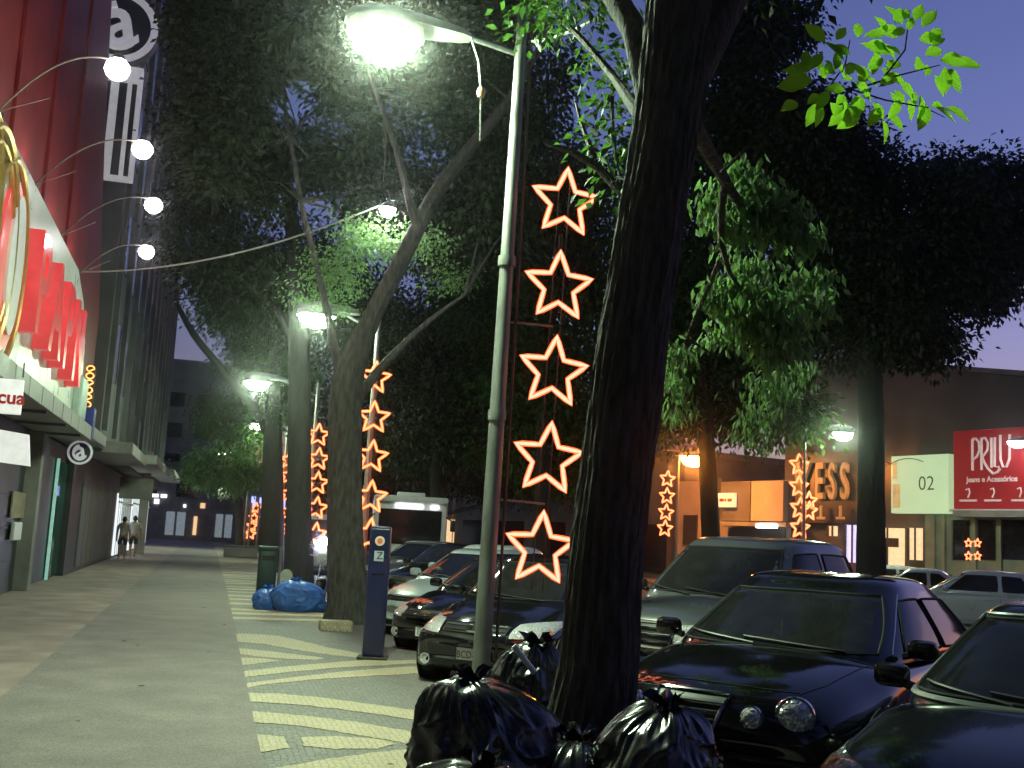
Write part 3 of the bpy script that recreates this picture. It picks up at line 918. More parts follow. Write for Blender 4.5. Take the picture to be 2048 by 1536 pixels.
# YESS letters on the dark front
MT['letter_gold'] = M('dull_gold_letter', (.55, .38, .18), .5, .1, var=.1, emit=(.6, .36, .15), estr=.08)  # lamplight on the letters put into a faint emission
ys = thing('letter_sign', 'dull gold YESS letters on a dark shop front', 'sign', RLOC(0, -.2, 0), RROT)
for ch, a_, c_ in (('Y', 1594, 1624), ('E', 1629, 1654), ('S', 1655, 1678), ('S', 1679, 1703)):
    uu0, zz0 = fr(a_, 1003, -.2); uu1, _z = fr(c_, 1003, -.2); zz1 = fr(a_, 930, -.2)[1]
    hh = zz1 - zz0
    text_mesh('letter', ch, hh * 1.38, MT['letter_gold'], ys, .08, ((uu0 + uu1) / 2, -.05, (zz0 + zz1) / 2), (PI / 2, 0, 0), sx=(uu1 - uu0) / (hh * .95), bold=.03)
b = MB(); frect(b, 1590, 905, 1724, 1046, .16, .15); yf = b.build('fascia_panel', MT['dark_shop'], hall)
for px_ in (1648, 1687):
    b = MB(); frect(b, px_ - 2, 1012, px_ + 2, 1034, .06, .22); frect(b, px_ - 8, 1034, px_ + 8, 1039, .06, .22); b.build('emblem', MT['letter_gold'], ys)

# low shops farther along, lit orange
MT['plaster'] = M('pale_plaster', (.45, .38, .32), .8, var=.15, scale=1)
shopb = thing('corner_shop', 'low pale shop glowing orange under the sodium lamp', 'building', (RP0.x, RP0.y, 0), RROT)
b = MB(); frect(b, 1352, 962, 1416, 1110, 4, .1); b.build('wall', MT['plaster'], shopb)
b = MB(); frect(b, 1418, 955, 1440, 1110, 4, -.2); b.build('side_wall', MT['dark_wall'], shopb)
b = MB(); frect(b, 1366, 1030, 1392, 1090, .1, .2); b.build('door', MT['dark_shop'], shopb)
shop2 = thing('grey_shop', 'low grey shop with a small lit sign and white strip lamp', 'building', (RP0.x, RP0.y, 0), RROT)
b = MB(); frect(b, 1440, 962, 1582, 1120, 4, 0); b.build('wall', MT['concrete'], shop2)
b = MB(); frect(b, 1444, 964, 1500, 1042, .3, .3); b.build('fascia_panel', MT['concrete_dark'], shop2)
b = MB(); frect(b, 1502, 962, 1566, 1042, .3, .33); b.build('fascia_panel', MT['plaster'], shop2)
b = MB(); frect(b, 1440, 1044, 1572, 1052, .8, .8); b.build('awning', MT['canopy'], shop2)
b = MB(); frect(b, 1455, 1056, 1570, 1110, .1, .06); b.build('shopfront', MT['dark_shop'], shop2)
b = MB(); frect(b, 1434, 986, 1468, 1014, .15, .55); ls = b.build('lit_sign', emis('lit_amber', (1.0, .62, .33), .5), shop2)
for (a_, c_) in ((1439, 1447), (1449, 1452), (1455, 1463)):
    b = MB(); frect(b, a_, 997, c_, 1003, .02, .58); b.build('sign_mark', M('amber_ink', (.25, .05, .02), .6), ls)
sl_ = MB(); u_, z_, w_, h_ = frect(sl_, 1512, 1048, 1551, 1056, .12, .9); sl_o = sl_.build('strip_lamp', emis('strip_lamp', (.95, 1, .95), 4), shop2)
# everything beyond: dark terrace
far_t = thing('terrace', 'dark terrace of shops behind the trees at the far right kerb', 'building', (RP0.x, RP0.y, 0), RROT)
uA, uB = fr(1352, 1000)[0], fr(1352, 1000)[0] - 45
b = MB(); b.box(((uA + uB) / 2, 5, 3), (abs(uA - uB), 9, 6.4)); b.build('wall', MT['concrete_dark'], far_t)
b = MB(); b.box(((uA + uB) / 2, 5, 6.3), (abs(uA - uB) + .4, 9.4, .3)); b.build('roof', MT['concrete_dark'], far_t)
for i in range(9):
    b = MB(); b.box((uA - 3 - i * 4.8, .46, 1.5), (3.4, .1, 2.4)); b.build('window', MT['warm'] if i in (5, 7) else MT['window_dark'], far_t)
b = MB()
sw = [RLOC(-60, -3, 0), RLOC(30, -3, 0), RLOC(30, 0.2, 0), RLOC(-60, 0.2, 0)]
b.prism([(p_.x, p_.y) for p_ in sw], -.15, .0)
b.build('far_pavement', MT['kerb'])["kind"] = "structure"

# ================================================================== STREET LAMPS
def street_lamp(label, base, top_z, arm_dx, head_z, matname, arm_dy=0.0, pole_r=.078, name='street_lamp', head=1.0, lean=(0, 0), group='street lamps along the pavement'):
    t = thing(name, label, 'street lamp', base, 0, group)
    b = MB()
    lx, ly = lean
    pts = [(lx * s, ly * s, top_z * s) for s in (0, .33, .66, 1)]
    b.tube(pts, [pole_r * 1.12, pole_r, pole_r * .85, pole_r * .66], 14)
    b.build('pole', MT['galv'], t, True)
    for s in (.02, .40, .62):
        c = (lx * s, ly * s, top_z * s)
        b = MB()
        b.lathe([(pole_r * 1.12, -.05), (pole_r * 1.16, 0), (pole_r * 1.12, .05)], c, 14)
        b.build('collar', MT['galv'], t, True)
    hx, hy = lx + arm_dx, ly + arm_dy
    b = MB()
    z0 = top_z * .93
    pts = []
    for q in range(9):
        s = q / 8
        pts.append((lx * .93 + (hx - lx * .93) * s, ly * .93 + (hy - ly * .93) * s, z0 + (head_z + .12 - z0) * math.sin(s * PI / 2)))
    b.tube(pts, .03, 8)
    b.build('arm', MT['galv'], t, True)
    # luminaire: tapered housing with a refractor bowl hung under its outer half
    d = Vector((arm_dx, arm_dy, 0)).normalized()
    R_ = Matrix.Rotation(math.atan2(d.y, d.x), 4, 'Z')
    H = Matrix.Translation((hx, hy, head_z)) @ R_ @ Matrix.Diagonal((head, head, head, 1))
    b = MB()
    prof = [(-.62, .05, .05), (-.55, .09, .08), (-.3, .13, .12), (0, .19, .15), (.2, .19, .14), (.34, .13, .09), (.38, .05, .04)]
    V, F = [], []
    for (x, w, h) in prof:
        for k in range(10):
            a_ = PI * k / 9
            V.append((x, w * math.cos(a_), .03 + h * math.sin(a_)))
    for i in range(len(prof) - 1):
        for k in range(9):
            F.append((i * 10 + k, i * 10 + k + 1, i * 10 + 11 + k, i * 10 + 10 + k))
        F.append((i * 10 + 9, i * 10, i * 10 + 10, i * 10 + 19))
    F.append(tuple(range(10))); F.append(tuple(len(V) - 1 - k for k in range(10)))
    b.add(V, F)
    b.build('housing', MT['galv'], t, True, xf=H)
    b = MB()
    prof = [(1.0, .02), (.99, -.08), (.86, -.18), (.55, -.25), (0.0, -.28)]
    b.lathe(prof, (0, 0, 0), 16)
    S = H @ Matrix.Translation((.06, 0, 0)) @ Matrix.Diagonal((.27, .20, .9, 1))
    b.build('bowl', MT[matname], t, True, xf=S)
    b = MB(); b.lathe([(1.06, .05), (1.10, -.07), (1.13, -.07), (1.10, .05), (1.06, .05)], (0, 0, 0), 20)
    b.build('skirt', MT['galv'], t, True, xf=S)  # rim added to keep lamplight off the tree crowns
    return t

L1B = Vector((2.58, 10.2, 0))
hp = at(785, 84, Y=10.2)
tp_ = at(1046, 20, Y=10.2)
street_lamp('nearest street lamp, greenish lit head on a tall galvanised pole beside the big stars', L1B, tp_.z, hp.x - L1B.x - (tp_.x - L1B.x), hp.z + .12, 'lamp_green', lean=(tp_.x - L1B.x, 0), head=1.25)
print('lamp1', hp, 'poletop', tp_)
# conduit running up the pole
MB().tube([(L1B.x + .13, 10.18, .2), (L1B.x + .12 + (tp_.x - L1B.x) * .5, 10.18, tp_.z * .5), (L1B.x + .11 + (tp_.x - L1B.x), 10.18, tp_.z + .8)], .014, 6)
o = MB().tube([(.13, -.03, .2), (.12 + (tp_.x - L1B.x) * .5, -.03, tp_.z * .5), (.10 + (tp_.x - L1B.x), -.03, tp_.z + .9)], .014, 6).build('conduit', M('conduit', (.10, .06, .05), .7))
o.location = L1B
tag(o, 'thin reddish conduit running up beside the nearest lamp pole', 'conduit')
for (px, py, Y, bx, lab, mt) in [(640, 633, 23.8, 3.28, 'second street lamp, lit head beside the leaning tree limb', 'lamp_far'),
                                 (520, 765, 35.5, 3.1, 'third street lamp, lit head left of the dark trunk', 'lamp_far'),
                                 (452, 905, 66.0, 2.2, 'hidden far street lamp head inside the small bright tree', 'lamp_far'),
                                 (518, 848, 49.0, 3.1, 'farthest street lamp, small white head above the dark trunk', 'lamp_far')]:
    h = at(px, py, Y=Y)
    street_lamp(lab, (bx, Y, 0), h.z + .15, h.x - bx, h.z + .08, mt, head=1.4)
# lamps on the other side of the street
for (px, py, Y, dx, lab, mt, hd) in [(1682, 866, 31.0, 1.3, 'street lamp with a yellow-white head before the dark hall, right side', 'lamp_far', 1.2),
                                 (1383, 910, 44.0, .6, 'orange sodium street lamp above the low shops', 'lamp_orange', 2.3)]:
    h = at(px, py, Y=Y)
    street_lamp(lab, (h.x - dx if mt == 'lamp_far' else h.x - dx, Y, 0), h.z + (.9 if mt == 'lamp_far' else .1), dx, h.z + .06, mt, pole_r=.07, head=hd, group='street lamps across the street')
# orange wall lamp and sign floodlight on the hall
def wall_lamp(label, px, py, off, mt, rad_):
    u, z = fr(px, py, -off)
    t = thing('wall_lamp', label, 'wall lamp', RLOC(u, 0, z), RROT)
    MB().tube([(0, .3, .1), (0, -off * .5, .25), (0, -off, .12)], .025, 6).build('arm', MT['darkmetal'], t, True)
    b = MB(); b.lathe([(.06, .14), (rad_ * 1.05, .02), (rad_ * 1.05, -.01)], (0, -off, 0), 14); b.build('shade', MT['darkmetal'], t, True)
    b = MB(); b.lathe([(rad_, 0), (rad_ * .8, -.12), (rad_ * .4, -.2), (0, -.22)], (0, -off, 0), 12); b.build('bulb', MT[mt], t, True)
wall_lamp('small orange lamp on the dark hall wall beside the pale green board', 1762, 935, .5, 'lamp_orange', .12)
wall_lamp('white floodlight in front of the red PRILU sign', 2036, 883, 1.5, 'lamp_white', .34)

# white lamp slung in the tree on a wire, and the wires themselves
wl_p = at(775, 424, Y=20.0)
t = thing('slung_lamp', 'white lamp slung on a wire among bright green leaves', 'lamp', wl_p)
b = MB(); b.lathe([(0, .2), (.05, .19), (.15, .08), (.16, .06)], (0, 0, 0), 14); b.build('shade', MT['darkmetal'], t, True)
b = MB(); b.lathe([(.15, .06), (.14, 0), (.08, -.08), (0, -.1)], (0, 0, 0), 14); b.build('bulb', emis('slung_bulb', (.92, 1, .9), 150), t, True)
def wire(name, label, a, b_, sag, r, mat, n=20):
    pts = []
    for i in range(n + 1):
        s = i / n
        p = Vector(a).lerp(Vector(b_), s); p.z -= sag * 4 * s * (1 - s)
        pts.append(p)
    o = MB().tube(pts, r, 5).build(name, mat)
    tag(o, label, 'cable')
    return o
wire('slung_cable', 'thin sagging wire from the red shop front to the white lamp in the tree', (-2.95, 24.3, 6.7), wl_p + Vector((0, 0, .2)), .35, .018, MT['cable_pale'])
wire('overhead_cable', 'pale cable running up to the upper right from the nearest pole', at(1058, 84, Y=10.2), at(1290, -35, Y=9.0), .12, .018, MT['cable_pale'])
c0, c1 = at(940, 70, Y=10.15), at(962, 185, Y=10.15)
t = thing('hanging_wire', 'short wire with a small insulator hanging from the nearest lamp arm', 'wire', c0)
MB().tube([(0, 0, 0), ((c1.x - c0.x) * .7, 0, (c1.z - c0.z) * .45), (c1.x - c0.x, 0, c1.z - c0.z)], .009, 6).build('wire', MT['cable_pale'], t)
b = MB(); b.lathe([(.0, .05), (.035, .04), (.045, 0), (.03, -.05), (.0, -.06)], (c1.x - c0.x, 0, c1.z - c0.z), 12); b.build('insulator', M('ceramic', (.5, .26, .14), .3), t, True)
MB().tube([(c1.x - c0.x, 0, c1.z - c0.z - .05), (c1.x - c0.x + .02, 0, c1.z - c0.z - .5)], .007, 6).build('wire_end', MT['cable'], t)

# ================================================================== STAR LIGHTS
def star_pts(R_, tilt=0.0):
    pts = []
    for k in range(10):
        r_ = R_ if k % 2 == 0 else R_ * .45
        a_ = PI / 2 + k * PI / 5 + tilt
        pts.append(Vector((r_ * math.cos(a_), 0, r_ * math.sin(a_))))
    return pts
def star_outline(R_, tilt, seg=4):
    p = star_pts(R_, tilt)
    out = []
    for i in range(10):
        for q in range(seg):
            out.append(p[i].lerp(p[(i + 1) % 10], q / seg))
    return out
def star_column(label, pxys, Y, R_px, rope, matname, frame=True, group='columns of orange rope-light stars'):
    P = [at(px, py, Y=Y) for px, py in pxys]
    dist = (P[0] - EYE).dot(_f)
    R_ = R_px * dist / FPX
    base = P[-1]
    t = thing('star_light_column', label, 'star lights', (base.x, base.y, base.z), 0, group)
    for i, p in enumerate(P):
        b = MB(); q = p - base
        out = star_outline(R_, random.uniform(-.05, .05) - .03)
        b.loop([v + Vector((q.x, 0, q.z)) for v in out], rope, 6)
        st = b.build('star', MT[matname], t, True)
        b = MB(); b.loop([v + Vector((q.x, 0, q.z)) for v in out], rope * 1.6, 8); b.build('halo_shell', MT['halo_shell'], st, True)
    if frame:
        q = P[0] - base
        dxs = (-.05, .06) if R_ > .3 else (0,)
        for dx in dxs:
            MB().tube([(q.x + dx, .06, q.z + R_ * 1.0), (dx, .06, -R_ * 1.1)], .006, 6).build('rod', MT['darkmetal'], t)
    return t, P, R_
scols = [(1131, 405), (1118, 573), (1107, 744), (1096, 918), (1081, 1098)]
t, P, R_ = star_column('five big orange rope-light stars stacked beside the nearest lamp pole', scols, 10.15, 71, .0175, 'star')
for (px, py, qx) in ((1018, 643, 1106), (998, 998, 1090)):
    a_, c_ = at(px - 10, py, Y=10.2), at(qx, py + 10, Y=10.2)
    MB().tube([a_ - P[-1], c_ - P[-1]], .011, 6).build('bracket', MT['galv'], t)
MB().tube([at(1122, 470, Y=10.2) - P[-1], at(1121, 500, Y=10.2) - P[-1]], .02, 6).build('connector', MT['black_plastic'], t)
star_column('five orange stars half hidden by the forked tree trunk', [(750, 755), (748, 835), (744, 913), (742, 994), (739, 1070)], 23.6, 33, .022, 'star_far')
star_column('narrow column of orange stars between the two dark trunks', [(637, 870), (637, 918), (635, 966), (633, 1016), (631, 1068)], 35.3, 23, .026, 'star_far')
star_column('small column of orange stars left of the dark trunks by the blue bags', [(578, 920), (577, 952), (577, 988), (576, 1024), (576, 1056)], 48.8, 17, .03, 'star_far')
star_column('tiny far cluster of orange stars left of the green bin', [(512, 1016), (508, 1036), (504, 1052), (501, 1068)], 66, 11, .035, 'star_far', False)
star_column('very small orange star column seen left of the lowest big star', [(1040, 1028), (1040, 1048), (1041, 1068)], 70, 10, .035, 'star_far', False)
star_column('four orange stars below the sodium street lamp', [(1335, 958), (1334, 992), (1332, 1025), (1330, 1057)], 44, 17, .03, 'star_far')
star_column('four orange stars in front of the YESS letters', [(1598, 930), (1598, 973), (1600, 1017), (1600, 1056)], 31, 22, .028, 'star_far')
star_column('orange stars just behind the front row before the YESS letters', [(1618, 1002), (1618, 1022)], 32.5, 19, .028, 'star_far', False)
star_column('four small glowing stars imitating star lights reflected in the shop window', [(1937, 1086), (1955, 1086), (1937, 1112), (1955, 1112)], 27.5, 9, .014, 'star_far', False)  # glowing stars put in place of a reflection in the glass

# ================================================================== TREES
def limb(b, pts, radii, sides=12, jit=.06, seg=.35, seed=0):
    """Bark-covered limb: resampled, wandering, with lumpy ridged sections and furrows."""
    r_ = random.Random(seed)
    P, Rr = [], []
    for i in range(len(pts) - 1):
        a, c = Vector(pts[i]), Vector(pts[i + 1])
        n = max(1, int((c - a).length / seg))
        for q in range(n):
            P.append(a.lerp(c, q / n)); Rr.append(radii[i] + (radii[i + 1] - radii[i]) * q / n)
    P.append(Vector(pts[-1])); Rr.append(radii[-1])
    # smooth
    for _ in range(2):
        Q = [P[0]] + [(P[i - 1] + P[i] * 2 + P[i + 1]) / 4 for i in range(1, len(P) - 1)] + [P[-1]]
        P = Q
    V, F = [], []
    prev = None
    ph = [r_.uniform(0, 6.28) for _ in range(6)]
    for i, p in enumerate(P):
        d = (P[min(i + 1, len(P) - 1)] - P[max(i - 1, 0)]).normalized()
        a = d.orthogonal().normalized() if prev is None else (prev - d * prev.dot(d)).normalized()
        prev = a
        c = d.cross(a)
        for k in range(sides):
            t_ = 2 * PI * k / sides
            fur = abs(math.sin(11 * t_ + ph[3] + .9 * math.sin(i * seg * 2.1 + ph[4]) + .5 * math.sin(i * seg * 5 + 3 * t_))) if sides >= 40 else .6
            rr_ = Rr[i] * (1 + .09 * (fur - .6)) * (1 + jit * (math.sin(3 * t_ + ph[0] + i * .15) + .7 * math.sin(5 * t_ + ph[1] - i * .22) + .5 * math.sin(9 * t_ + ph[2]) ) + r_.uniform(-1, 1) * jit * .5)
            V.append(p + (a * math.cos(t_) + c * math.sin(t_)) * rr_)
    for i in range(len(P) - 1):
        for k in range(sides):
            k2 = (k + 1) % sides
            F.append((i * sides + k, i * sides + k2, (i + 1) * sides + k2, (i + 1) * sides + k))
    F.append(tuple(range(sides - 1, -1, -1))); F.append(tuple((len(P) - 1) * sides + k for k in range(sides)))
    b.add(V, F)

def leaves_mesh(name, pos, dirs, norms, length, width, mat, parent, fold=.18):
    """One mesh of many folded leaf blades (four vertices, two faces each)."""
    N = len(pos)
    L = length[:, None]; W = width[:, None]
    side = np.cross(dirs, norms); side /= np.linalg.norm(side, axis=1)[:, None] + 1e-9
    mid = pos + dirs * L * .45
    V = np.empty((N, 4, 3))
    V[:, 0] = pos
    V[:, 1] = mid + side * W * .5 + norms * W * fold
    V[:, 2] = pos + dirs * L - norms * L * .08
    V[:, 3] = mid - side * W * .5 + norms * W * fold
    V = V.reshape(-1, 3)
    me = bpy.data.meshes.new(name)
    me.vertices.add(N * 4)
    me.vertices.foreach_set("co", V.astype(np.float32).ravel())
    base = np.arange(N) * 4
    tri = np.stack([base, base + 1, base + 2, base, base + 2, base + 3], 1).ravel()
    me.loops.add(N * 6)
    me.loops.foreach_set("vertex_index", tri.astype(np.int32))
    me.polygons.add(N * 2)
    me.polygons.foreach_set("loop_start", (np.arange(N * 2) * 3).astype(np.int32))
    me.update(calc_edges=True)
    me.validate()
    return link_mesh(name, me, mat, parent)

def nsin(p, s, seed):
    r_ = np.random.default_rng(seed)
    out = np.zeros(len(p))
    for k in range(5):
        w = r_.normal(size=3); w /= np.linalg.norm(w)
        out += np.sin(p @ w * s * (1 + .5 * k) + r_.uniform(0, 6.28)) / (1 + .3 * k)
    return out

def crown_points(ells, per, spread, seed, gap=-.6, shell=.55, hang=False):
    """Spray centres in ellipsoids (world), thinned by a clumping field; then leaves around each."""
    r_ = np.random.default_rng(seed)
    C = []
    for (c, r3, n) in ells:
        v = r_.normal(size=(n * 2, 3)); v /= np.linalg.norm(v, axis=1)[:, None]
        rr = shell + (1 - shell) * r_.random(n * 2)
        rr = np.where(r_.random(n * 2) < .25, r_.random(n * 2), rr)
        p = np.array(c) + v * rr[:, None] * np.array(r3)
        p = p[nsin(p, 1.1, seed + 1) + .6 * nsin(p, 2.7, seed + 2) > gap][:n]
        C.append(p)
    C = np.concatenate(C)
    N = len(C) * per
    cc = np.repeat(C, per, 0)
    off = r_.normal(size=(N, 3)) * spread
    off[:, 2] *= .7
    out = np.repeat(r_.normal(size=(len(C), 3)), per, 0)
    pos = cc + off
    d = off / (np.linalg.norm(off, axis=1)[:, None] + 1e-6) + r_.normal(size=(N, 3)) * .5 + np.array([0, 0, -.65])
    if hang:
        d = r_.normal(size=(N, 3)) * .38 + np.array([0, 0, -1.0])
    d /= np.linalg.norm(d, axis=1)[:, None]
    nn = r_.normal(size=(N, 3)) * .55 + np.array([0, 0, 1.0])
    if hang:
        nn = r_.normal(size=(N, 3)) * np.array([1, 1, .4]) + np.array([-.5, -.35, .3])
    nn -= d * (nn * d).sum(1)[:, None]
    nn /= np.linalg.norm(nn, axis=1)[:, None] + 1e-9
    return pos, d, nn, C

def add_crown(parent, ells, per=34, spread=.30, leaf=(.10, .05), mat='leaf', seed=1, gap=-.6, name='crown', shell=.55, hang=False):
    """Ellipsoids are given in world space; the parent's location is subtracted."""
    pos, d, nn, C = crown_points(ells, per, spread, seed, gap, shell, hang)
    r_ = np.random.default_rng(seed + 9)
    L = leaf[0] * r_.uniform(.65, 1.25, len(pos)); W = leaf[1] * r_.uniform(.7, 1.2, len(pos))
    pos = pos - np.array(parent.location)
    o = leaves_mesh(name, pos, d, nn, L, W, MT[mat], parent)
    return o, C

def E(px, py, Y, rx, rz, ry=None, n=200):
    """An ellipsoid of foliage that stands at depth Y where the photograph shows it."""
    c = at(px, py, Y=Y)
    s = (c - EYE).dot(_f) / FPX
    return (tuple(c), (rx * s, ry if ry else rx * s * .8, rz * s), n)

def twigs(parent, roots, C, n, r0, seed, mat='bark'):
    """Thin branches from limb points towards the sprays of the crown."""
    r_ = random.Random(seed)
    b = MB()
    loc = Vector(parent.location)
    for _ in range(n):
        c = Vector(C[r_.randrange(len(C))])
        root = min(roots, key=lambda q: (Vector(q) - c).length + r_.uniform(0, 1.0))
        a = Vector(root)
        m1 = a.lerp(c, .5) + Vector((r_.uniform(-.2, .2), r_.uniform(-.2, .2), r_.uniform(-.05, .35)))
        L_ = (c - a).length
        b.tube([a - loc, m1 - loc, c - loc], [r0, r0 * .6, r0 * .2], 5, cap=False)
    return b.build('branches', MT[mat], parent, True)

def tree(name, label, base, limbs, crowns, bark='bark', group=None, leafmat='leaf', leaf=(.11, .055), seed=1, per=34, spread=.30, gap=-.6, ntwig=60, sides=14, shell=.55, seg=.35):
    t = thing(name, label, 'tree', base, 0, group)
    loc = Vector(base)
    roots = []
    for i, (pts, rr_) in enumerate(limbs):
        b = MB()
        limb(b, [Vector(p) - loc for p in pts], rr_, sides if i == 0 else max(10, sides // 2), .03 if sides >= 40 else .055, seg, seed * 13 + i)
        b.build('trunk' if i == 0 else 'limb', MT[bark], t, True)
        for q in range(1, len(pts)):
            roots.append(Vector(pts[q]))
            roots.append(Vector(pts[q]).lerp(Vector(pts[q - 1]), .5) if q > 1 or i else Vector(pts[q]))
    if crowns:
        o, C = add_crown(t, crowns, per, spread, leaf, leafmat, seed, gap, shell=shell)
        if ntwig: twigs(t, roots, C, ntwig, .035, seed, bark)
    return t

def W(px, py, Y): return at(px, py, Y=Y)

# T1: the big foreground trunk among the black bags
b1 = Vector((2.13, 6.1, 0))
T1 = tree('big_tree', 'massive dark trunk leaning right in the foreground, black bags at its foot', b1,
     [([b1 - Vector((0, 0, .1)), Vector((2.14, 6.1, .25)), W(1198, 1350, 6.1), W(1212, 1100, 6.1), W(1262, 700, 6.15), W(1318, 350, 6.2), W(1345, 150, 6.25), W(1368, -60, 6.3), W(1400, -420, 6.4), W(1380, -700, 6.6)],
       [.30, .26, .222, .212, .205, .20, .22, .23, .17, .1]),
      ([W(1340, 230, 6.22), W(1410, 90, 6.2), W(1490, -60, 6.3), W(1640, -300, 6.6), W(1800, -500, 7)], [.15, .125, .10, .08, .05]),
      ([W(1330, 300, 6.25), W(1270, 60, 6.8), W(1150, -140, 7.8), W(950, -300, 8.5)], [.12, .09, .07, .04])],
     [E(1250, -420, 7.5, 420, 230, 1.8, 240), E(1600, -330, 7.0, 330, 150, 1.4, 170), ((2.6, 2.8, 8.6), (4.6, 5.0, 1.9), 700), ((5.5, 4.0, 8.6), (3.4, 4.0, 1.4), 260)], seed=11, leaf=(.15, .08), leafmat='leaf', ntwig=50, sides=72, seg=.06)  # last two ellipsoids: unseen canopy added to block sky reflections in the cars
# near leaves around the trunk
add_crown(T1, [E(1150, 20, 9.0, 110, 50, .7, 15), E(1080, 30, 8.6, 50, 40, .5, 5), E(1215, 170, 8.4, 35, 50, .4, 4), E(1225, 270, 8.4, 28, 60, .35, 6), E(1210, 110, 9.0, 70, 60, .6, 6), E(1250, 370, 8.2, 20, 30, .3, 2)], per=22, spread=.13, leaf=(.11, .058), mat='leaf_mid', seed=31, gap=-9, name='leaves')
b = MB()
l1 = Vector(T1.location)
for pts, rr_ in (([W(1245, 385, 8.2), W(1200, 320, 8.3), W(1150, 295, 8.4), W(1090, 286, 8.5)], [.045, .035, .03, .02]),
                 ([W(1190, 315, 8.3), W(1160, 250, 8.5), W(1150, 200, 8.7)], [.025, .018, .01]),
                 ([W(1300, 260, 6.3), W(1225, 150, 8.3), W(1150, 60, 8.9), W(1090, 10, 9.0)], [.05, .035, .025, .012]),
                 ([W(1225, 150, 8.3), W(1222, 280, 8.4), W(1245, 380, 8.2)], [.02, .015, .008])):
    limb(b, [p - l1 for p in pts], rr_, 8, .05, .2, 5)
b.build('branches', MT['bark_pale'], T1, True)

# the bright sprig at the upper right: each leaf is a piece of its own
SPY = 5.4
b = MB()
twl = [([W(1442, 345, 6.2), W(1500, 290, 5.9), W(1580, 215, 5.6), W(1650, 185, 5.45), W(1730, 172, 5.4), W(1800, 150, 5.35), W(1880, 130, 5.3)], [.016, .013, .010, .008, .007, .005, .003]),
       ([W(1650, 185, 5.45), W(1690, 130, 5.45), W(1700, 80, 5.45)], [.006, .005, .003]),
       ([W(1760, 165, 5.38), W(1810, 100, 5.35), W(1820, 20, 5.35)], [.006, .005, .003]),
       ([W(1700, 178, 5.42), W(1770, 200, 5.4), W(1850, 215, 5.35), W(1890, 235, 5.3)], [.006, .005, .004, .002]),
       ([W(1620, 200, 5.5), W(1590, 150, 5.5), W(1600, 90, 5.5)], [.005, .004, .002])]
for pts, rr_ in twl: b.tube([p - l1 for p in pts], rr_, 6)
b.build('sprig_twig', MT['bark'], T1, True)
def leaf_blade(L, Wd, seed):
    """A single pointed oval blade with a raised midrib fold and a drooping tip."""
    n = 6
    V, F = [], []
    for i in range(n + 1):
        s = i / n
        w = Wd * (math.sin(PI * s ** .85)) * .5 * (1 if 0 < i < n else 0)
        z = -.12 * L * s * s
        V += [(-w, s * L, z + abs(w) * .35), (0, s * L, z), (w, s * L, z + abs(w) * .35)]
    for i in range(n):
        a = i * 3
        F += [(a, a + 1, a + 4, a + 3), (a + 1, a + 2, a + 5, a + 4)]
    me = bpy.data.meshes.new('leaf')
    me.from_pydata(V, [], F)
    me.materials.append(MT['leaf_backlit'])
    me.polygons.foreach_set("use_smooth", [True] * len(me.polygons))
    return me
LEAVES = [leaf_blade(.17, .094, 1), leaf_blade(.145, .082, 2), leaf_blade(.19, .10, 3)]
view_r, view_u = _r, _u
def put_leaf(parent, p, ang, tilt, sc, mesh_i):
    """A leaf from point p: its axis at 'ang' round the line towards the lamp side, tilted by 'tilt'."""
    o = bpy.data.objects.new('leaf', LEAVES[mesh_i]); COL.objects.link(o); o.parent = parent
    ax = (Vector((1, 0, 0)) * math.cos(ang) + Vector((0, 0, 1)) * math.sin(ang)).normalized()
    nrm = (Vector((0, -1, .35)) + Vector((random.uniform(-.4, .4), random.uniform(-.2, .2), random.uniform(-.4, .4)))).normalized()
    nrm = (nrm - ax * nrm.dot(ax)).normalized()
    ax = (Matrix.Rotation(tilt, 3, ax.cross(nrm)) @ ax).normalized()
    nrm = (nrm - ax * nrm.dot(ax)).normalized()
    sd = ax.cross(nrm)
    mm = Matrix(((sd.x, ax.x, nrm.x), (sd.y, ax.y, nrm.y), (sd.z, ax.z, nrm.z))).to_4x4()
    mm = mm @ Matrix.Diagonal((sc, sc, sc, 1))
    mm.translation = p - Vector(parent.location)
    o.matrix_local = mm
    return o
sprig0 = [(1805,50,110,1.0),(1830,42,60,1.0),(1800,70,170,.9),(1838,80,20,.9),(1770,70,170,1.0),(1650,85,150,1.0),(1640,120,200,.9),(1672,80,60,.9),(1668,120,-40,.8),(1715,75,95,.8),
         (1700,110,150,1.1),(1740,100,40,1.2),(1720,130,-70,.9),(1600,150,160,.8),(1625,160,200,1.1),(1595,205,205,1.0),(1640,190,230,.9),(1635,205,-100,.9),(1660,205,-60,1.0),(1690,180,170,.9),
         (1690,200,-80,.9),(1720,190,-100,1.1),(1745,150,80,1.0),(1775,140,60,1.0),(1790,120,130,.9),(1800,165,-30,.9),(1830,140,40,1.0),(1850,110,30,1.0),(1880,120,10,1.4),(1890,140,-20,1.1),
         (1870,150,-60,1.0),(1890,160,-30,1.0),(1840,190,-90,1.0),(1855,210,-110,1.1),(1870,215,-20,1.3),(1890,215,-40,1.2),(1765,240,-70,1.0),(1760,215,-120,1.0),(1720,225,-130,1.0),(1700,215,-90,.9),
         (1670,140,100,.9),(1730,160,120,.9),(1760,170,20,.9),(1780,185,-60,.9),(1650,150,70,.8),(1610,135,100,.8),(1815,60,80,.8),(1845,55,50,.8),(1765,110,150,1.0),(1755,130,90,.9),(1860,85,60,.9),(1600,175,185,.9),(1690,150,45,.9),(1710,165,-20,.9),(1780,160,100,.8),(1820,180,-70,.9),(1800,200,-100,.8),(1745,205,-60,.8),(1680,230,-120,.8),(1905,130,0,1.2)]
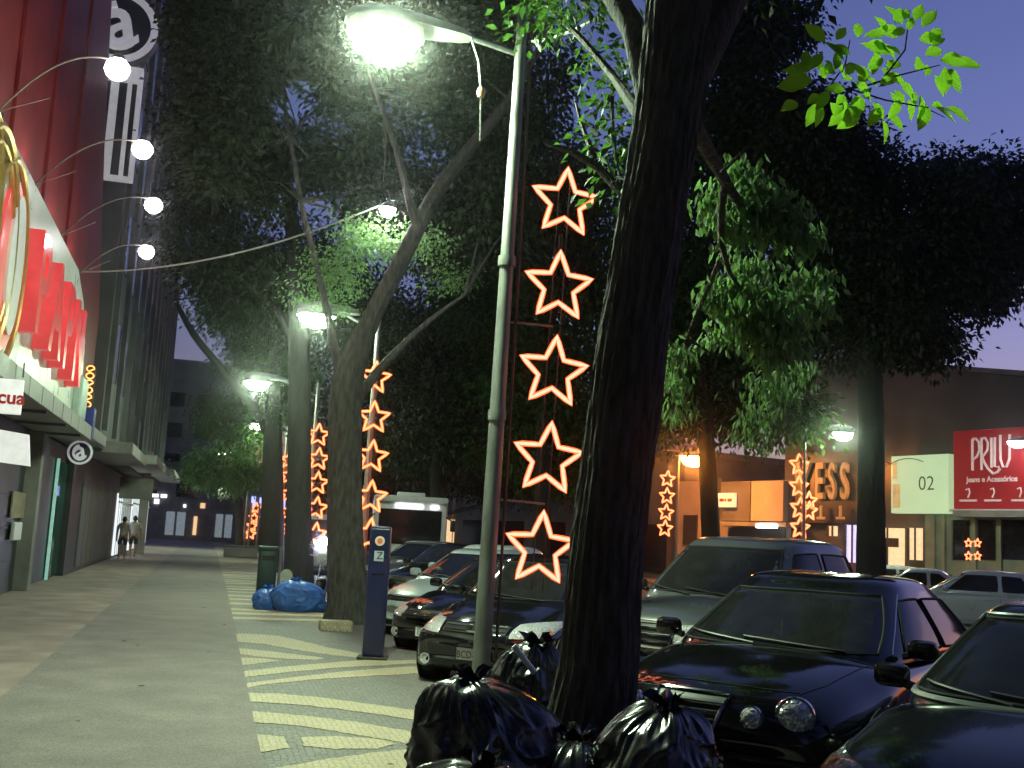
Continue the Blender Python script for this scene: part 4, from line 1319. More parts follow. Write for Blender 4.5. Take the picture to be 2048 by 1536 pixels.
sprig = sprig0 + [(x_ + random.uniform(-26, 26), y_ + random.uniform(-22, 22), a_ + random.uniform(-50, 50), s_ * .85) for x_, y_, a_, s_ in sprig0[::2] if 1600 < x_ < 1880]
for i, (px, py, ang, sc) in enumerate(sprig):
    Yl = SPY + random.uniform(-.12, .12)
    put_leaf(T1, W(px, py, Yl), rad(ang + random.uniform(-15, 15)), random.uniform(-.35, .25), sc * random.uniform(.78, 1.0), i % 3)

# leafy bough of the same tree, hanging out over the cars to the right of the trunk
b = MB()
for pts, rr_ in (([W(1345, 190, 6.25), W(1400, 270, 6.9), W(1450, 360, 7.6), W(1490, 430, 8.0), W(1560, 470, 8.2)], [.075, .06, .045, .03, .014]),
                 ([W(1450, 360, 7.6), W(1430, 480, 8.0), W(1450, 560, 8.2), W(1520, 620, 8.3)], [.035, .03, .02, .012]),
                 ([W(1440, 520, 8.1), W(1400, 620, 8.4), W(1365, 680, 8.6), W(1345, 760, 8.7)], [.022, .018, .014, .008]),
                 ([W(1450, 560, 8.2), W(1500, 690, 8.6), W(1560, 740, 8.8)], [.018, .012, .007]),
                 ([W(1330, 655, 8.6), W(1390, 672, 8.6), W(1440, 720, 8.6)], [.02, .014, .008])):
    limb(b, [p - l1 for p in pts], rr_, 8, .05, .2, 5)
b.build('branches', MT['bark_pale'], T1, True)
add_crown(T1, [E(1500, 410, 8.1, 70, 55, .4, 34), E(1565, 440, 8.1, 55, 45, .4, 20), E(1440, 430, 8.1, 26, 60, .3, 9), E(1480, 355, 8.1, 36, 22, .25, 8), E(1610, 470, 8.2, 26, 24, .2, 6),
               E(1500, 610, 8.3, 70, 55, .4, 30), E(1560, 640, 8.3, 55, 50, .35, 17), E(1620, 590, 8.4, 34, 55, .3, 12), E(1450, 590, 8.3, 34, 40, .3, 9), E(1540, 690, 8.3, 50, 30, .3, 8),
               E(1500, 530, 8.6, 90, 30, .3, 7), E(1440, 660, 8.6, 30, 40, .3, 4)],
          per=24, spread=.085, leaf=(.115, .05), mat='leaf_lamplit', seed=41, gap=-9, name='leaves', shell=.3, hang=True)
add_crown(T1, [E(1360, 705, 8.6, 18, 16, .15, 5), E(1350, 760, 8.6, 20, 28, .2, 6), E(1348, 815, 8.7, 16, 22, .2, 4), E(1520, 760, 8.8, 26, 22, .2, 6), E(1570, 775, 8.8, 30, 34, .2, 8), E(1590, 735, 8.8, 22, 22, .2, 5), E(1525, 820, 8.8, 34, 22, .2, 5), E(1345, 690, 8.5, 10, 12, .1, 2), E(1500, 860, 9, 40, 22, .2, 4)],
          per=20, spread=.075, leaf=(.10, .03), mat='leaf_lamplit', seed=47, gap=-9, name='leaves', shell=.3, hang=True)

bz = Vector((2.4, -6.5, 0))  # unseen tree, added to block sky light from behind the camera
tree('sky_block_tree', 'unseen tree added behind the camera to block sky light', bz, [([bz, bz + Vector((.1, .2, 2.5)), bz + Vector((.3, .3, 5)), bz + Vector((.2, .5, 8))], [.3, .26, .22, .1])],
     [((2.5, -6, 8.2), (5.5, 5.5, 2.2), 520)], seed=141, leaf=(.17, .09), ntwig=30)

# T2: forked tree by the blue meter
b3 = Vector((2.54, 19.7, 0))
tree('forked_tree', 'forked tree with a long limb leaning right, behind the blue meter post', b3,
     [([b3 - Vector((0, 0, .1)), Vector((2.54, 19.7, .3)), W(690, 1050, 19.7), W(692, 850, 19.7), W(690, 760, 19.7), W(740, 640, 19.6), W(810, 510, 19.4), W(860, 400, 19.3), W(910, 330, 19.2), W(1020, 200, 19.0), W(1100, 60, 19)],
       [.48, .36, .31, .30, .28, .17, .155, .14, .12, .08, .05]),
      ([W(690, 860, 19.7), W(720, 780, 19.9), W(780, 715, 20.0), W(850, 645, 20.2), W(930, 590, 20.4)], [.15, .10, .075, .05, .03]),
      ([W(835, 450, 19.3), W(812, 400, 19.3), W(800, 300, 19.3), W(770, 240, 19.4), W(730, 120, 19.6)], [.11, .08, .06, .05, .03]),
      ([W(690, 800, 19.7), W(650, 600, 20.2), W(600, 400, 21), W(560, 150, 21.5)], [.09, .065, .05, .03])],
     [E(580, 60, 21.5, 210, 180, 2.6, 380), E(820, 60, 21.5, 240, 150, 2.6, 300), E(510, 260, 22, 150, 150, 2.2, 260), E(660, 330, 22.5, 190, 130, 2.2, 220), E(1000, 180, 21.5, 170, 180, 2.4, 260), E(930, 420, 22.5, 150, 130, 2.0, 190), E(450, 90, 23, 90, 120, 1.6, 150), E(740, -120, 21, 420, 140, 3, 240)],
     'bark_pale', seed=51, leaf=(.17, .09), leafmat='leaf', per=44, spread=.24, gap=-.5, ntwig=110, sides=20)
# leaves close round the slung lamp
T2 = bpy.data.objects['forked_tree']
add_crown(T2, [E(735, 490, 20.3, 75, 40, .5, 26), E(680, 530, 20.6, 70, 55, .6, 26), E(790, 470, 20.5, 50, 40, .4, 12), E(870, 490, 20.4, 40, 40, .4, 12), E(660, 590, 20.8, 80, 40, .6, 18), E(900, 560, 21, 60, 40, .5, 10), E(700, 450, 20.6, 60, 24, .4, 10)], per=30, spread=.17, leaf=(.10, .05), mat='leaf_lamplit', seed=61, gap=-9, name='leaves')

# T3, T4: dark trunks farther along the pavement
b4 = Vector((2.28, 27.2, 0))
tree('dark_tree', 'tall dark straight trunk behind the blue bags', b4,
     [([b4, W(597, 1000, 27.2), W(600, 800, 27.2), W(600, 640, 27.2), W(590, 480, 27.2), W(560, 300, 27.4)], [.36, .29, .27, .25, .2, .1]),
      ([W(607, 720, 27.2), W(560, 620, 27.6), W(480, 560, 28), W(420, 470, 28.5)], [.14, .1, .07, .04])],
     [E(430, 470, 29, 80, 130, 2.4, 240), E(540, 560, 29, 120, 90, 2.4, 190), E(420, 250, 29, 70, 150, 2.4, 190), E(640, 560, 29.5, 130, 110, 2.2, 170), E(720, 640, 30, 120, 80, 2.2, 120), E(500, 600, 29.5, 90, 50, 1.8, 110)], bark='bark_dark', seed=71, leaf=(.16, .08), per=38, spread=.36, ntwig=60, gap=-1.2)
b5 = Vector((2.35, 40.0, 0))
tree('dark_tree', 'dark trunk with a long pale bough leaning left, beyond the green bin', b5,
     [([b5, W(545, 1000, 40), W(545, 900, 40), W(548, 800, 40), W(560, 680, 40)], [.45, .38, .34, .3, .2]),
      ([W(545, 880, 40), W(515, 820, 40), W(460, 760, 40), W(420, 710, 39.8), W(385, 670, 39.5), W(350, 600, 39)], [.22, .18, .15, .13, .12, .08])],
     [E(480, 620, 41, 80, 40, 2.6, 120), E(540, 680, 42, 80, 70, 2.4, 190), E(580, 780, 40, 45, 90, 1.5, 90), E(560, 720, 43, 110, 80, 2.4, 150), E(440, 830, 46, 35, 50, 1.6, 60), E(500, 860, 48, 60, 70, 2, 80)], seed=81, leaf=(.18, .09), per=34, spread=.38, ntwig=40, leafmat='leaf_mid', gap=-1.0, bark='bark_dark')
b6 = Vector((1.9, 62, 0))
tree('small_tree', 'small bright green tree lit by the far lamp at the end of the walkway', b6,
     [([b6, W(478, 1000, 62), W(470, 960, 62)], [.22, .17, .12]), ([W(476, 990, 62), W(430, 955, 62), W(410, 940, 62)], [.1, .08, .05])],
     [E(440, 935, 60, 62, 26, 2.6, 130), E(420, 950, 60, 40, 22, 2, 60), E(480, 950, 60, 40, 24, 2, 60)], seed=91, leaf=(.24, .12), per=30, spread=.45, ntwig=20, leafmat='leaf_lamplit')
# small ground lamp that lights it is the far street lamp itself

# T5: big dark tree on the right
b7 = W(1742, 1080, 21.5); b7.z = -.07
tree('spreading_tree', 'wide dark spreading tree in front of the hall, right side', b7,
     [([b7, W(1742, 960, 21.5), W(1742, 800, 21.5), W(1735, 700, 21.5), W(1700, 560, 21.4), W(1660, 420, 21.3), W(1600, 250, 21.2)], [.34, .29, .28, .26, .2, .14, .06]),
      ([W(1738, 740, 21.5), W(1800, 640, 21.3), W(1880, 560, 21.2), W(1960, 470, 21)], [.18, .14, .1, .05]),
      ([W(1700, 560, 21.4), W(1800, 450, 21.5), W(1900, 380, 21.5)], [.12, .08, .04])],
     [E(1590, 300, 21.5, 150, 130, 2.2, 300), E(1700, 380, 21.5, 170, 110, 2.2, 320), E(1830, 430, 21.5, 150, 110, 2.2, 300), E(1700, 520, 21.5, 170, 120, 2.2, 320), E(1850, 560, 21.5, 150, 120, 2.2, 320), E(1960, 390, 21.5, 110, 80, 1.8, 170), E(1960, 560, 21.5, 70, 80, 1.6, 120), E(1740, 660, 21.5, 150, 70, 2.0, 210), E(1880, 680, 21.5, 80, 45, 1.4, 100), E(2060, 440, 21.5, 60, 110, 1.6, 120), E(1480, 180, 22, 70, 130, 1.6, 130), E(1560, 60, 22, 50, 60, 1.2, 60), E(1480, 60, 22.5, 90, 90, 1.4, 110)],
     bark='bark_dark', seed=101, leaf=(.17, .09), per=38, spread=.25, ntwig=90, gap=-1.2)
# trees in the middle distance that close off the sky
mid = [('bushy_tree', 'dark tree mass behind the white minibus, left of the nearest pole', (880, 38.0), [(870, 760, 39, 170, 110, 3, 230), (960, 640, 39, 130, 120, 3, 190), (860, 880, 39, 130, 80, 2.6, 150), (800, 700, 40, 110, 110, 2.6, 160), (1000, 800, 40, 90, 60, 2.4, 60)]),
       ('bushy_tree', 'dark tree behind the stars, between nearest pole and foreground trunk', (1085, 34.0), [(1090, 560, 34.5, 140, 130, 2.8, 230), (1080, 760, 35, 130, 110, 2.6, 200), (1110, 380, 34, 130, 110, 2.6, 200), (1060, 900, 36, 110, 70, 2.4, 110), (1150, 880, 36, 110, 90, 2.4, 130), (950, 560, 35, 90, 120, 2.4, 120)]),
       ('bushy_tree', 'dark tree behind the lit drooping foliage, above the grey pickup', (1430, 30.0), [(1400, 560, 31, 130, 140, 2.6, 230), (1440, 760, 31, 130, 110, 2.4, 190), (1540, 640, 31, 110, 130, 2.4, 180), (1380, 330, 30, 140, 140, 2.6, 220), (1330, 800, 32, 90, 90, 2.2, 100), (1560, 830, 31, 80, 60, 2, 80), (1250, 600, 33, 120, 200, 2.6, 200)]),
       ('bushy_tree', 'dark tree crown at the far end of the car row, over the bus roof', (760, 58.0), [(780, 920, 60, 120, 70, 4, 190), (700, 830, 60, 110, 80, 4, 170), (900, 950, 62, 120, 50, 4, 150), (1010, 960, 62, 90, 50, 4, 100), (660, 940, 60, 70, 90, 3, 90), (1180, 960, 60, 140, 60, 4, 150), (1290, 900, 60, 110, 70, 4, 120)])]
for i, (nm, lab, (bx_, by_), els) in enumerate(mid):
    bb = W(bx_, 1100, by_); bb.z = -.07
    tp2 = W(els[0][0], els[0][1] + 60, by_)
    tree(nm, lab, bb, [([bb, bb.lerp(tp2, .5), tp2], [.3, .25, .14]), ([bb.lerp(tp2, .6), W(els[1][0], els[1][1], by_)], [.15, .06])], [E(*e[:5], e[5], e[6]) for e in els], bark='bark_dark', seed=201 + i * 7, leaf=(.24, .12), per=38, spread=.42, ntwig=50, gap=-1.5, leafmat='leaf_mid' if i in (1, 2) else 'leaf')

# ================================================================== CARS
def interp(tab, x):
    for i in range(len(tab) - 1):
        a, b = tab[i], tab[i + 1]
        lo, hi = (a, b) if a[0] <= b[0] else (b, a)
        if lo[0] <= x <= hi[0]:
            s = (x - a[0]) / (b[0] - a[0]) if b[0] != a[0] else 0
            return tuple(p + (q - p) * s for p, q in zip(a, b))
    return tab[-1]

class Car:
    """A car built from measurements: forward is +x, the front bumper stands at x = 0, left is +y."""
    def __init__(self, name, label, pos, heading, sp, paint, group='cars parked nose-in along the kerb', cat='car'):
        self.sp, self.paint = sp, paint
        self.root = thing(name, label, cat, pos, heading, group)
        self.half = sp['W'] / 2
        self.body_me = self.make_body()
        link_mesh('body', self.body_me, paint, self.root, True)
        self.cab_me = self.make_cabin()
        link_mesh('cabin', self.cab_me, paint, self.root, True)
        self.bvh_b = self.bvh(self.body_me)
        self.bvh_c = self.bvh(self.cab_me)
    def bvh(self, me):
        return BVHTree.FromPolygons([v.co[:] for v in me.vertices], [p.vertices[:] for p in me.polygons])
    def make_body(self):
        sp, h = self.sp, self.half
        rings = []
        xc = sp['cowl'][0]
        for (x, wf, zb, zs, zt) in sp['stations']:
            w = h * wf
            half = [(w * .90, zb), (w * .965, zb + .05), (w * 1.0, zb + .42 * (zs - zb)), (w * .995, zs - .07), (w * .965, zs),
                    (w * .86, zs + .65 * (zt - zs)), (w * .60, zt), (w * .3, zt + sp.get('crown', .02)), (0, zt + sp.get('crown', .02) * 1.3)]
            full = half + [(-y, z) for (y, z) in reversed(half[:-1])]
            ring = []
            for (y, z) in full:
                u = abs(y) / h
                fx = max(0, min(1, 1 - (x - 0) / (xc * .9)))      # bow of the nose fades towards the cowl
                rx = max(0, min(1, 1 - (x + sp['L']) / .9))
                ring.append((x - sp['bow'] * u ** 2.4 * fx + sp.get('rbow', .18) * u ** 2.4 * rx, y, z))
            rings.append(ring)
        n = len(rings[0])
        V = [p for r_ in rings for p in r_]
        F = []
        for i in range(len(rings) - 1):
            for k in range(n):
                k2 = (k + 1) % n
                F.append((i * n + k, i * n + k2, (i + 1) * n + k2, (i + 1) * n + k))
        for i in (0, len(rings) - 1):
            for k in range(n // 2):
                q = (i * n + k, i * n + k + 1, i * n + n - 2 - k, i * n + n - 1 - k)
                F.append(q[:3] if k + 1 == n - 2 - k else q)
        me = bpy.data.meshes.new('body')
        me.from_pydata(V, [], F)
        bm = bmesh.new(); bm.from_mesh(me); bmesh.ops.recalc_face_normals(bm, faces=bm.faces); bm.to_mesh(me); bm.free()
        def mods(o):
            s = o.modifiers.new('s', 'SUBSURF'); s.levels = 2; s.render_levels = 2
        return evaluated(me, mods)
    def make_cabin(self):
        sp, h = self.sp, self.half
        (x0, zb), (xr0, zrf), (xr1, zrr), (x3, zb2) = sp['cowl'], sp['roof_f'], sp['roof_r'], sp['rear']
        wb, wr = h * sp.get('wb', .93), h * sp.get('wr', .70)
        n = 40
        rows = []
        e = 2 / sp.get('sq', 5.0)
        for t_ in (-.12, 0, .2, .4, .6, .8, .93, 1.0):
            s = max(t_, 0)
            xf = x0 + (xr0 - x0) * (s ** sp.get('wsc', 1.0)) + (.0 if t_ >= 0 else .05)
            xr = x3 + (xr1 - x3) * (s ** sp.get('rsc', 1.0))
            w = wb + (wr - wb) * (s ** 1.15)
            zf, zr = zb + (zrf - zb) * t_, zb2 + (zrr - zb2) * t_
            c, a = (xf + xr) / 2, (xf - xr) / 2
            row = []
            for k in range(n):
                th = 2 * PI * k / n
                cx_, sy_ = math.cos(th), math.sin(th)
                x = c + a * math.copysign(abs(cx_) ** e, cx_)
                y = w * math.copysign(abs(sy_) ** e, sy_)
                f = (x - xr) / (xf - xr)
                row.append((x, y, zr + (zf - zr) * f + .02 * (1 - (2 * f - 1) ** 2) * max(0, t_)))
            rows.append(row)
        last = rows[-1]
        H = sp['H']
        cxm = (xr0 + xr1) / 2
        for (sc, lift) in ((.93, .55), (.78, .85), (.5, .98), (.2, 1.0)):
            row = []
            for (x, y, z) in last:
                row.append((cxm + (x - cxm) * sc, y * sc, z + (H - max(zrf, zrr)) * lift))
            rows.append(row)
        V = [p for r_ in rows for p in r_]
        F = []
        for i in range(len(rows) - 1):
            for k in range(n):
                k2 = (k + 1) % n
                F.append((i * n + k, i * n + k2, (i + 1) * n + k2, (i + 1) * n + k))
        F.append(tuple((len(rows) - 1) * n + k for k in range(n)))
        me = bpy.data.meshes.new('cabin')
        me.from_pydata(V, [], F)
        bm = bmesh.new(); bm.from_mesh(me); bmesh.ops.recalc_face_normals(bm, faces=bm.faces); bm.to_mesh(me); bm.free()
        def mods(o):
            s = o.modifiers.new('s', 'SUBSURF'); s.levels = 1; s.render_levels = 1
        return evaluated(me, mods)
    def cast(self, p, d, where):
        d = Vector(d)
        best = None
        for tr in ([self.bvh_b] if where == 'b' else [self.bvh_c] if where == 'c' else [self.bvh_b, self.bvh_c]):
            hit = tr.ray_cast(Vector(p) - d * 4, d)
            if hit[0] is not None and (best is None or hit[3] < best[1]):
                best = (hit[0], hit[3])
        return best[0] if best else None
    def project(self, view, a, c, where):
        if view == 'front': return self.cast((0, a, c), (-1, 0, 0), where)
        if view == 'rear': return self.cast((-self.sp['L'], a, c), (1, 0, 0), where)
        if view == 'left': return self.cast((a, 0, c), (0, -1, 0), where)
        if view == 'right': return self.cast((a, 0, c), (0, 1, 0), where)
        return self.cast((a, c, 1), (0, 0, -1), where)
    OUT = {'front': (1, 0, 0), 'rear': (-1, 0, 0), 'left': (0, 1, 0), 'right': (0, -1, 0), 'top': (0, 0, 1)}
    def patch(self, name, view, q, mat, off=.004, nu=10, nv=6, where='c', parent=None, rnd=0.0, bulge=0.0, skirt=.012):
        """A panel laid on the bodywork: q = four corners in the view's plane, in order round the panel."""
        out = Vector(self.OUT[view])
        q = [Vector(p) for p in q]
        G = []
        last = None
        for j in range(nv + 1):
            row = []
            for i in range(nu + 1):
                u, v = i / nu, j / nv
                if rnd:                                   # round the corners
                    uu, vv = 2 * u - 1, 2 * v - 1
                    uu2 = uu * math.sqrt(max(0, 1 - vv * vv * .5 * rnd)); vv2 = vv * math.sqrt(max(0, 1 - uu * uu * .5 * rnd))
                    u, v = (uu2 + 1) / 2, (vv2 + 1) / 2
                p2 = q[0] * (1 - u) * (1 - v) + q[1] * u * (1 - v) + q[2] * u * v + q[3] * (1 - u) * v
                p = self.project(view, p2[0], p2[1], where)
                if p is None: p = last if last is not None else self.project(view, (q[0] + q[2])[0] / 2, (q[0] + q[2])[1] / 2, where) or Vector()
                last = p
                uu, vv = 2 * i / nu - 1, 2 * j / nv - 1
                row.append(p + out * (off + bulge * (1 - uu * uu) * (1 - vv * vv)))
            G.append(row)
        V = [p for r_ in G for p in r_]
        F = [(j * (nu + 1) + i, j * (nu + 1) + i + 1, (j + 1) * (nu + 1) + i + 1, (j + 1) * (nu + 1) + i) for j in range(nv) for i in range(nu)]
        border = [(0, i) for i in range(nu)] + [(j, nu) for j in range(nv)] + [(nv, i) for i in range(nu, 0, -1)] + [(j, 0) for j in range(nv, 0, -1)]
        B = [G[j][i] for j, i in border]
        b = MB(); b.add(V, F)
        nb_ = len(B)
        ids = [j * (nu + 1) + i for j, i in border]
        V2 = [p - out * (skirt + off) for p in B]
        base = len(b.v)
        b.v += [tuple(p) for p in V2]
        b.f += [(ids[i], ids[(i + 1) % nb_], base + (i + 1) % nb_, base + i) for i in range(nb_)]
        o = b.build(name, mat, parent or self.root, True)
        return o, B
    def line(self, name, view, pts, mat, r=.004, off=.0, where='b', parent=None, n=10):
        out = Vector(self.OUT[view])
        P = []
        for i in range(len(pts) - 1):
            for k in range(n):
                s = k / n
                a = pts[i][0] + (pts[i + 1][0] - pts[i][0]) * s
                c = pts[i][1] + (pts[i + 1][1] - pts[i][1]) * s
                p = self.project(view, a, c, where)
                if p is not None: P.append(p + out * off)
        p = self.project(view, *pts[-1], where)
        if p is not None: P.append(p + out * off)
        if len(P) < 2: return None
        b = MB(); b.tube(P, r, 5)
        return b.build(name, mat, parent or self.root, True)
    def window(self, name, view, q, trim=None, nu=10, nv=6, seal=True):
        g, B = self.patch(name, view, q, MT['glass'], .006, nu, nv, 'c', rnd=.12)
        out = Vector(self.OUT[view])
        b = MB(); b.loop([p - out * .002 for p in B], .011, 6)
        b.build('seal', MT['rubber'] if trim is None else trim, g, True)
        return g
    def wheels(self, front_x, rear_x, r=.31):
        for x in (front_x, rear_x):
            for s in (1, -1):
                v = 'left' if s > 0 else 'right'
                p = self.project(v, x, r + .12, 'b')
                y = abs(p.y) if p is not None else self.half
                b = MB(); b.lathe([(0, 0), (r + .065, 0), (r + .065, .012), (0, .012)], (0, 0, 0), 28, 'Y')
                a_ = b.build('wheel_arch', MT['black_plastic'], self.root); a_.location = (x, (y - .006) * s if s > 0 else (y + .006) * s, r + .02)
                w = MB()
                w.lathe([(r * .62, -.10), (r * .95, -.10), (r, -.06), (r, .06), (r * .95, .10), (r * .62, .10), (r * .62, -.10)], (0, 0, 0), 28, 'Y')
                t_ = w.build('wheel', MT['rubber'], self.root, True); t_.location = (x, (y - .07) * s, r)
                w = MB()
                w.lathe([(r * .64, .0), (r * .60, .085), (r * .5, .05), (r * .1, .04), (.03, .075), (0, .075)], (0, 0, 0), 24, 'Y')
                for k in range(7):
                    an = 2 * PI * k / 7
                    w.box((r * .34 * math.cos(an), .055, r * .34 * math.sin(an)), (r * .56, .04, .05), rot=Matrix.Rotation(-an, 3, 'Y'))
                rm = w.build('rim', MT['alloy'], t_, True)
                if s < 0: rm.rotation_euler = (0, 0, PI)
    def mirrors(self, x, z, mat=None):
        for s in (1, -1):
            y = self.half * self.sp.get('wb', .93)
            b = MB(); b.box((x, s * (y + .10), z), (.11, .20, .13), bev=.045)
            mr = b.build('mirror', mat or self.paint, self.root, True)
            b = MB(); b.tube([(x + .02, s * (y - .03), z - .05), (x, s * (y + .05), z - .03)], .025, 6)
            b.build('mirror_arm', MT['black_plastic'], mr)
    def plate(self, txt, z, y=0.0, w=.40, h=.13):
        p = self.project('front', y, z, 'b') or Vector((0, y, z))
        b = MB(); b.box((p.x + .018, y, z), (.012, w, h), bev=.003)
        pl = b.build('licence_plate', MT['plate'], self.root)
        b = MB(); b.box((p.x + .003, y, z), (.03, w + .03, h + .03), bev=.006); b.build('plate_holder', MT['black_plastic'], pl)
        text_mesh('plate_text', txt, h * .82, MT['ink'], pl, .001, (p.x + .0255, y, z - h * .08), (PI / 2, 0, PI / 2), sx=.86)
        return pl
    def tails(self, y, z, w=.25, h=.16):
        for s in (1, -1):
            self.patch('tail_light', 'rear', [(s * (y - w / 2), z - h / 2), (s * (y + w / 2), z - h / 2), (s * (y + w / 2), z + h / 2), (s * (y - w / 2), z + h / 2)], MT['tail'], .01, 5, 4, 'b', rnd=.3)
    def doors(self, xs, zt, zb, handle_x=(), seam=None):
        seam = seam or MT['black_plastic']
        for v in ('left', 'right'):
            for x in xs:
                self.line('door_seam', v, [(x, zt), (x + .03, zb)], seam, .005, -.002)
            self.line('door_seam', v, [(xs[0] + .03, zb), (xs[-1], zb)], seam, .005, -.002)
            for hx in handle_x:
                p = self.project(v, hx, zt - .10, 'b')
                if p is not None:
                    b = MB(); b.box(p + Vector(self.OUT[v]) * .012, (.19, .03, .028), bev=.01); b.build('door_handle', self.paint, self.root, True)
    def wipers(self, pivots, r=.009):
        for (y0, y1, z1) in pivots:
            pts = []
            zb = self.sp['cowl'][1]
            for k in range(9):
                s = k / 8
                p = self.project('front', y0 + (y1 - y0) * s, zb + .02 + (z1 - zb - .02) * s, 'c')
                if p is not None: pts.append(p + Vector((.022, 0, .006)))
            if len(pts) > 1: MB().tube(pts, r, 5).build('wiper', MT['black_plastic'], self.root, True)

def std_stations(L, W, nose=.62, hood=.93, zb=.17, belt=.90, cowl=-1.25, tail='sedan', boot=1.0):
    s = [(0.0, .74, .30, .44, .50), (-.015, .86, .24, .50, .57), (-.06, .94, .19, .56, nose), (-.18, .975, .17, .60, nose + .07), (-.5, .99, .16, .66, nose + (hood - nose) * .62),
         (-.9, 1.0, .16, .72, nose + (hood - nose) * .86), (cowl, 1.0, .16, belt - .10, hood), (cowl - .5, 1.0, .16, belt - .06, belt - .01), (-L * .6, 1.0, .16, belt - .04, belt)]
    if tail == 'sedan':
        s += [(-L + .9, .99, .18, belt - .04, boot), (-L + .3, .97, .20, belt - .08, boot), (-L + .08, .94, .24, belt - .16, boot - .05), (-L, .84, .32, .62, .74)]
    else:
        s += [(-L + .6, .99, .18, belt - .04, belt), (-L + .15, .95, .2, belt - .06, belt), (-L + .03, .9, .26, belt - .2, belt - .06), (-L, .8, .34, .55, .70)]
    return s

SEAM = M('panel_gap', (.004, .004, .004), .8, var=0)
# ---- B: black saloon with twin round headlights
paint_black = car_paint('black_paint', (.008, .008, .009), .0, .10)
spB = dict(L=4.78, W=1.79, H=1.47, bow=.30, cowl=(-1.22, .965), roof_f=(-2.02, 1.385), roof_r=(-3.35, 1.38), rear=(-4.15, 1.0), wb=.93, wr=.67, sq=4.6, wsc=.95, rsc=1.15,
           stations=std_stations(4.78, 1.79, nose=.71, hood=.975, belt=.94, cowl=-1.22, boot=1.0))
B_ = Car('parked_car', 'black saloon with twin round headlights beside the foreground trunk', (2.79, 6.13, -.01), rad(219.5), spB, paint_black)
TR = MT['chrome']
B_.window('windscreen', 'front', [(-.72, .975), (.72, .975), (.555, 1.345), (-.555, 1.345)], nu=16, nv=8)
for s, v in ((1, 'left'), (-1, 'right')):
    B_.window('side_window', v, [(-1.70, .985), (-2.52, .985), (-2.50, 1.325), (-2.12, 1.315)], nu=10)
    B_.window('side_window', v, [(-2.60, .985), (-3.50, .99), (-3.22, 1.31), (-2.58, 1.325)], nu=10)
B_.window('rear_window', 'rear', [(-.62, 1.03), (.62, 1.03), (.50, 1.32), (-.50, 1.32)])
for s in (1, -1):
    B_.line('pillar_trim', 'front', [(s * .755, .975), (s * .70, 1.12), (s * .60, 1.355)], MT['chrome'], .007, .005, 'c')
for s in (1, -1):
    for (y, z, r_, nm) in ((.60, .69, .106, 'headlight'), (.38, .665, .066, 'headlight')):
        p = B_.project('front', s * y, z, 'b')
        d = Vector((1, s * (.42 if y > .5 else .18), .12)).normalized()
        q = d.to_track_quat('Z', 'Y').to_matrix().to_4x4(); q.translation = p
        hb = MB(); hb.lathe([(r_ * 1.08, -.10), (r_ * 1.10, .0), (r_ * 1.02, .018), (r_ * .97, .012), (r_ * .97, -.1)], (0, 0, 0), 30)
        hl = hb.build(nm, MT['chrome'], B_.root, True, xf=q)
        hb = MB(); hb.lathe([(r_ * .97, .006), (r_ * .85, .026), (r_ * .55, .046), (r_ * .25, .054), (0, .056)], (0, 0, 0), 30)
        hb.build('headlight_lens', MT['lens'], hl, True, xf=q)
# radiator grille between the lamps, bright frame and slats
g1, Bd = B_.patch('grille', 'front', [(-.155, .50), (.155, .50), (.235, .775), (-.235, .775)], MT['black_plastic'], .012, 8, 6, 'b')
MB().loop([p + Vector((.006, 0, 0)) for p in Bd], .012, 6).build('grille_frame', MT['chrome'], g1, True)
for k in range(5):
    z = .545 + k * .045
    w = .155 + (z - .50) / .275 * .075
    B_.line('slat', 'front', [(-w, z), (0, z), (w, z)], MT['alloy'], .007, .022, 'b', g1, 6)
B_.line('hood_seam', 'top', [(-.22, -.52), (-.6, -.64), (-1.2, -.70)], SEAM, .004, -.001)
B_.line('hood_seam', 'top', [(-.22, .52), (-.6, .64), (-1.2, .70)], SEAM, .004, -.001)
B_.line('hood_seam', 'front', [(-.56, .80), (-.28, .815), (0, .82), (.28, .815), (.56, .80)], SEAM, .005, 0)
B_.line('bumper_strip', 'front', [(-.80, .43), (-.4, .44), (0, .44), (.4, .44), (.80, .43)], MT['black_plastic'], .018, .004)
B_.patch('air_intake', 'front', [(-.52, .24), (.52, .24), (.52, .33), (-.52, .33)], MT['black_plastic'], .006, 10, 3, 'b')
B_.plate('HVK-2016', .36)
for s in (1, -1):
    B_.patch('indicator', 'left' if s > 0 else 'right', [(-.42, .45), (-.56, .45), (-.56, .48), (-.42, .48)], MT['lens'], .006, 3, 2, 'b')
B_.wheels(-.86, -3.62, .315)
B_.mirrors(-1.62, 1.02)
B_.doors([-1.42, -2.56, -3.5], .90, .30, (-2.35, -3.3))
B_.wipers([(.52, -.20, 1.02), (-.10, -.66, 1.03)])
B_.tails(.66, .82)

# ---- A: dark grey car at the lower right corner
paint_grey = car_paint('dark_grey_paint', (.022, .024, .025), .4, .22)
spA = dict(L=4.2, W=1.72, H=1.44, bow=.30, cowl=(-1.12, .95), roof_f=(-1.95, 1.37), roof_r=(-3.2, 1.37), rear=(-3.95, .98), wb=.92, wr=.68, sq=4.6, wsc=1.0,
           stations=std_stations(4.2, 1.72, nose=.66, hood=.95, belt=.92, cowl=-1.12, tail='hatch'))
A_ = Car('parked_car', 'dark grey car with a pale windscreen surround at the lower right corner', (2.95, 3.92, -.05), rad(213), spA, paint_grey)
PALE = M('pale_trim', (.45, .50, .48), .35, .3, var=.1)
A_.window('windscreen', 'front', [(-.70, .975), (.70, .975), (.55, 1.355), (-.55, 1.355)], nu=16, nv=8)
A_.line('cowl_strip', 'front', [(-.74, .962), (-.35, .955), (0, .952), (.35, .955), (.74, .962)], PALE, .020, .01, 'c')
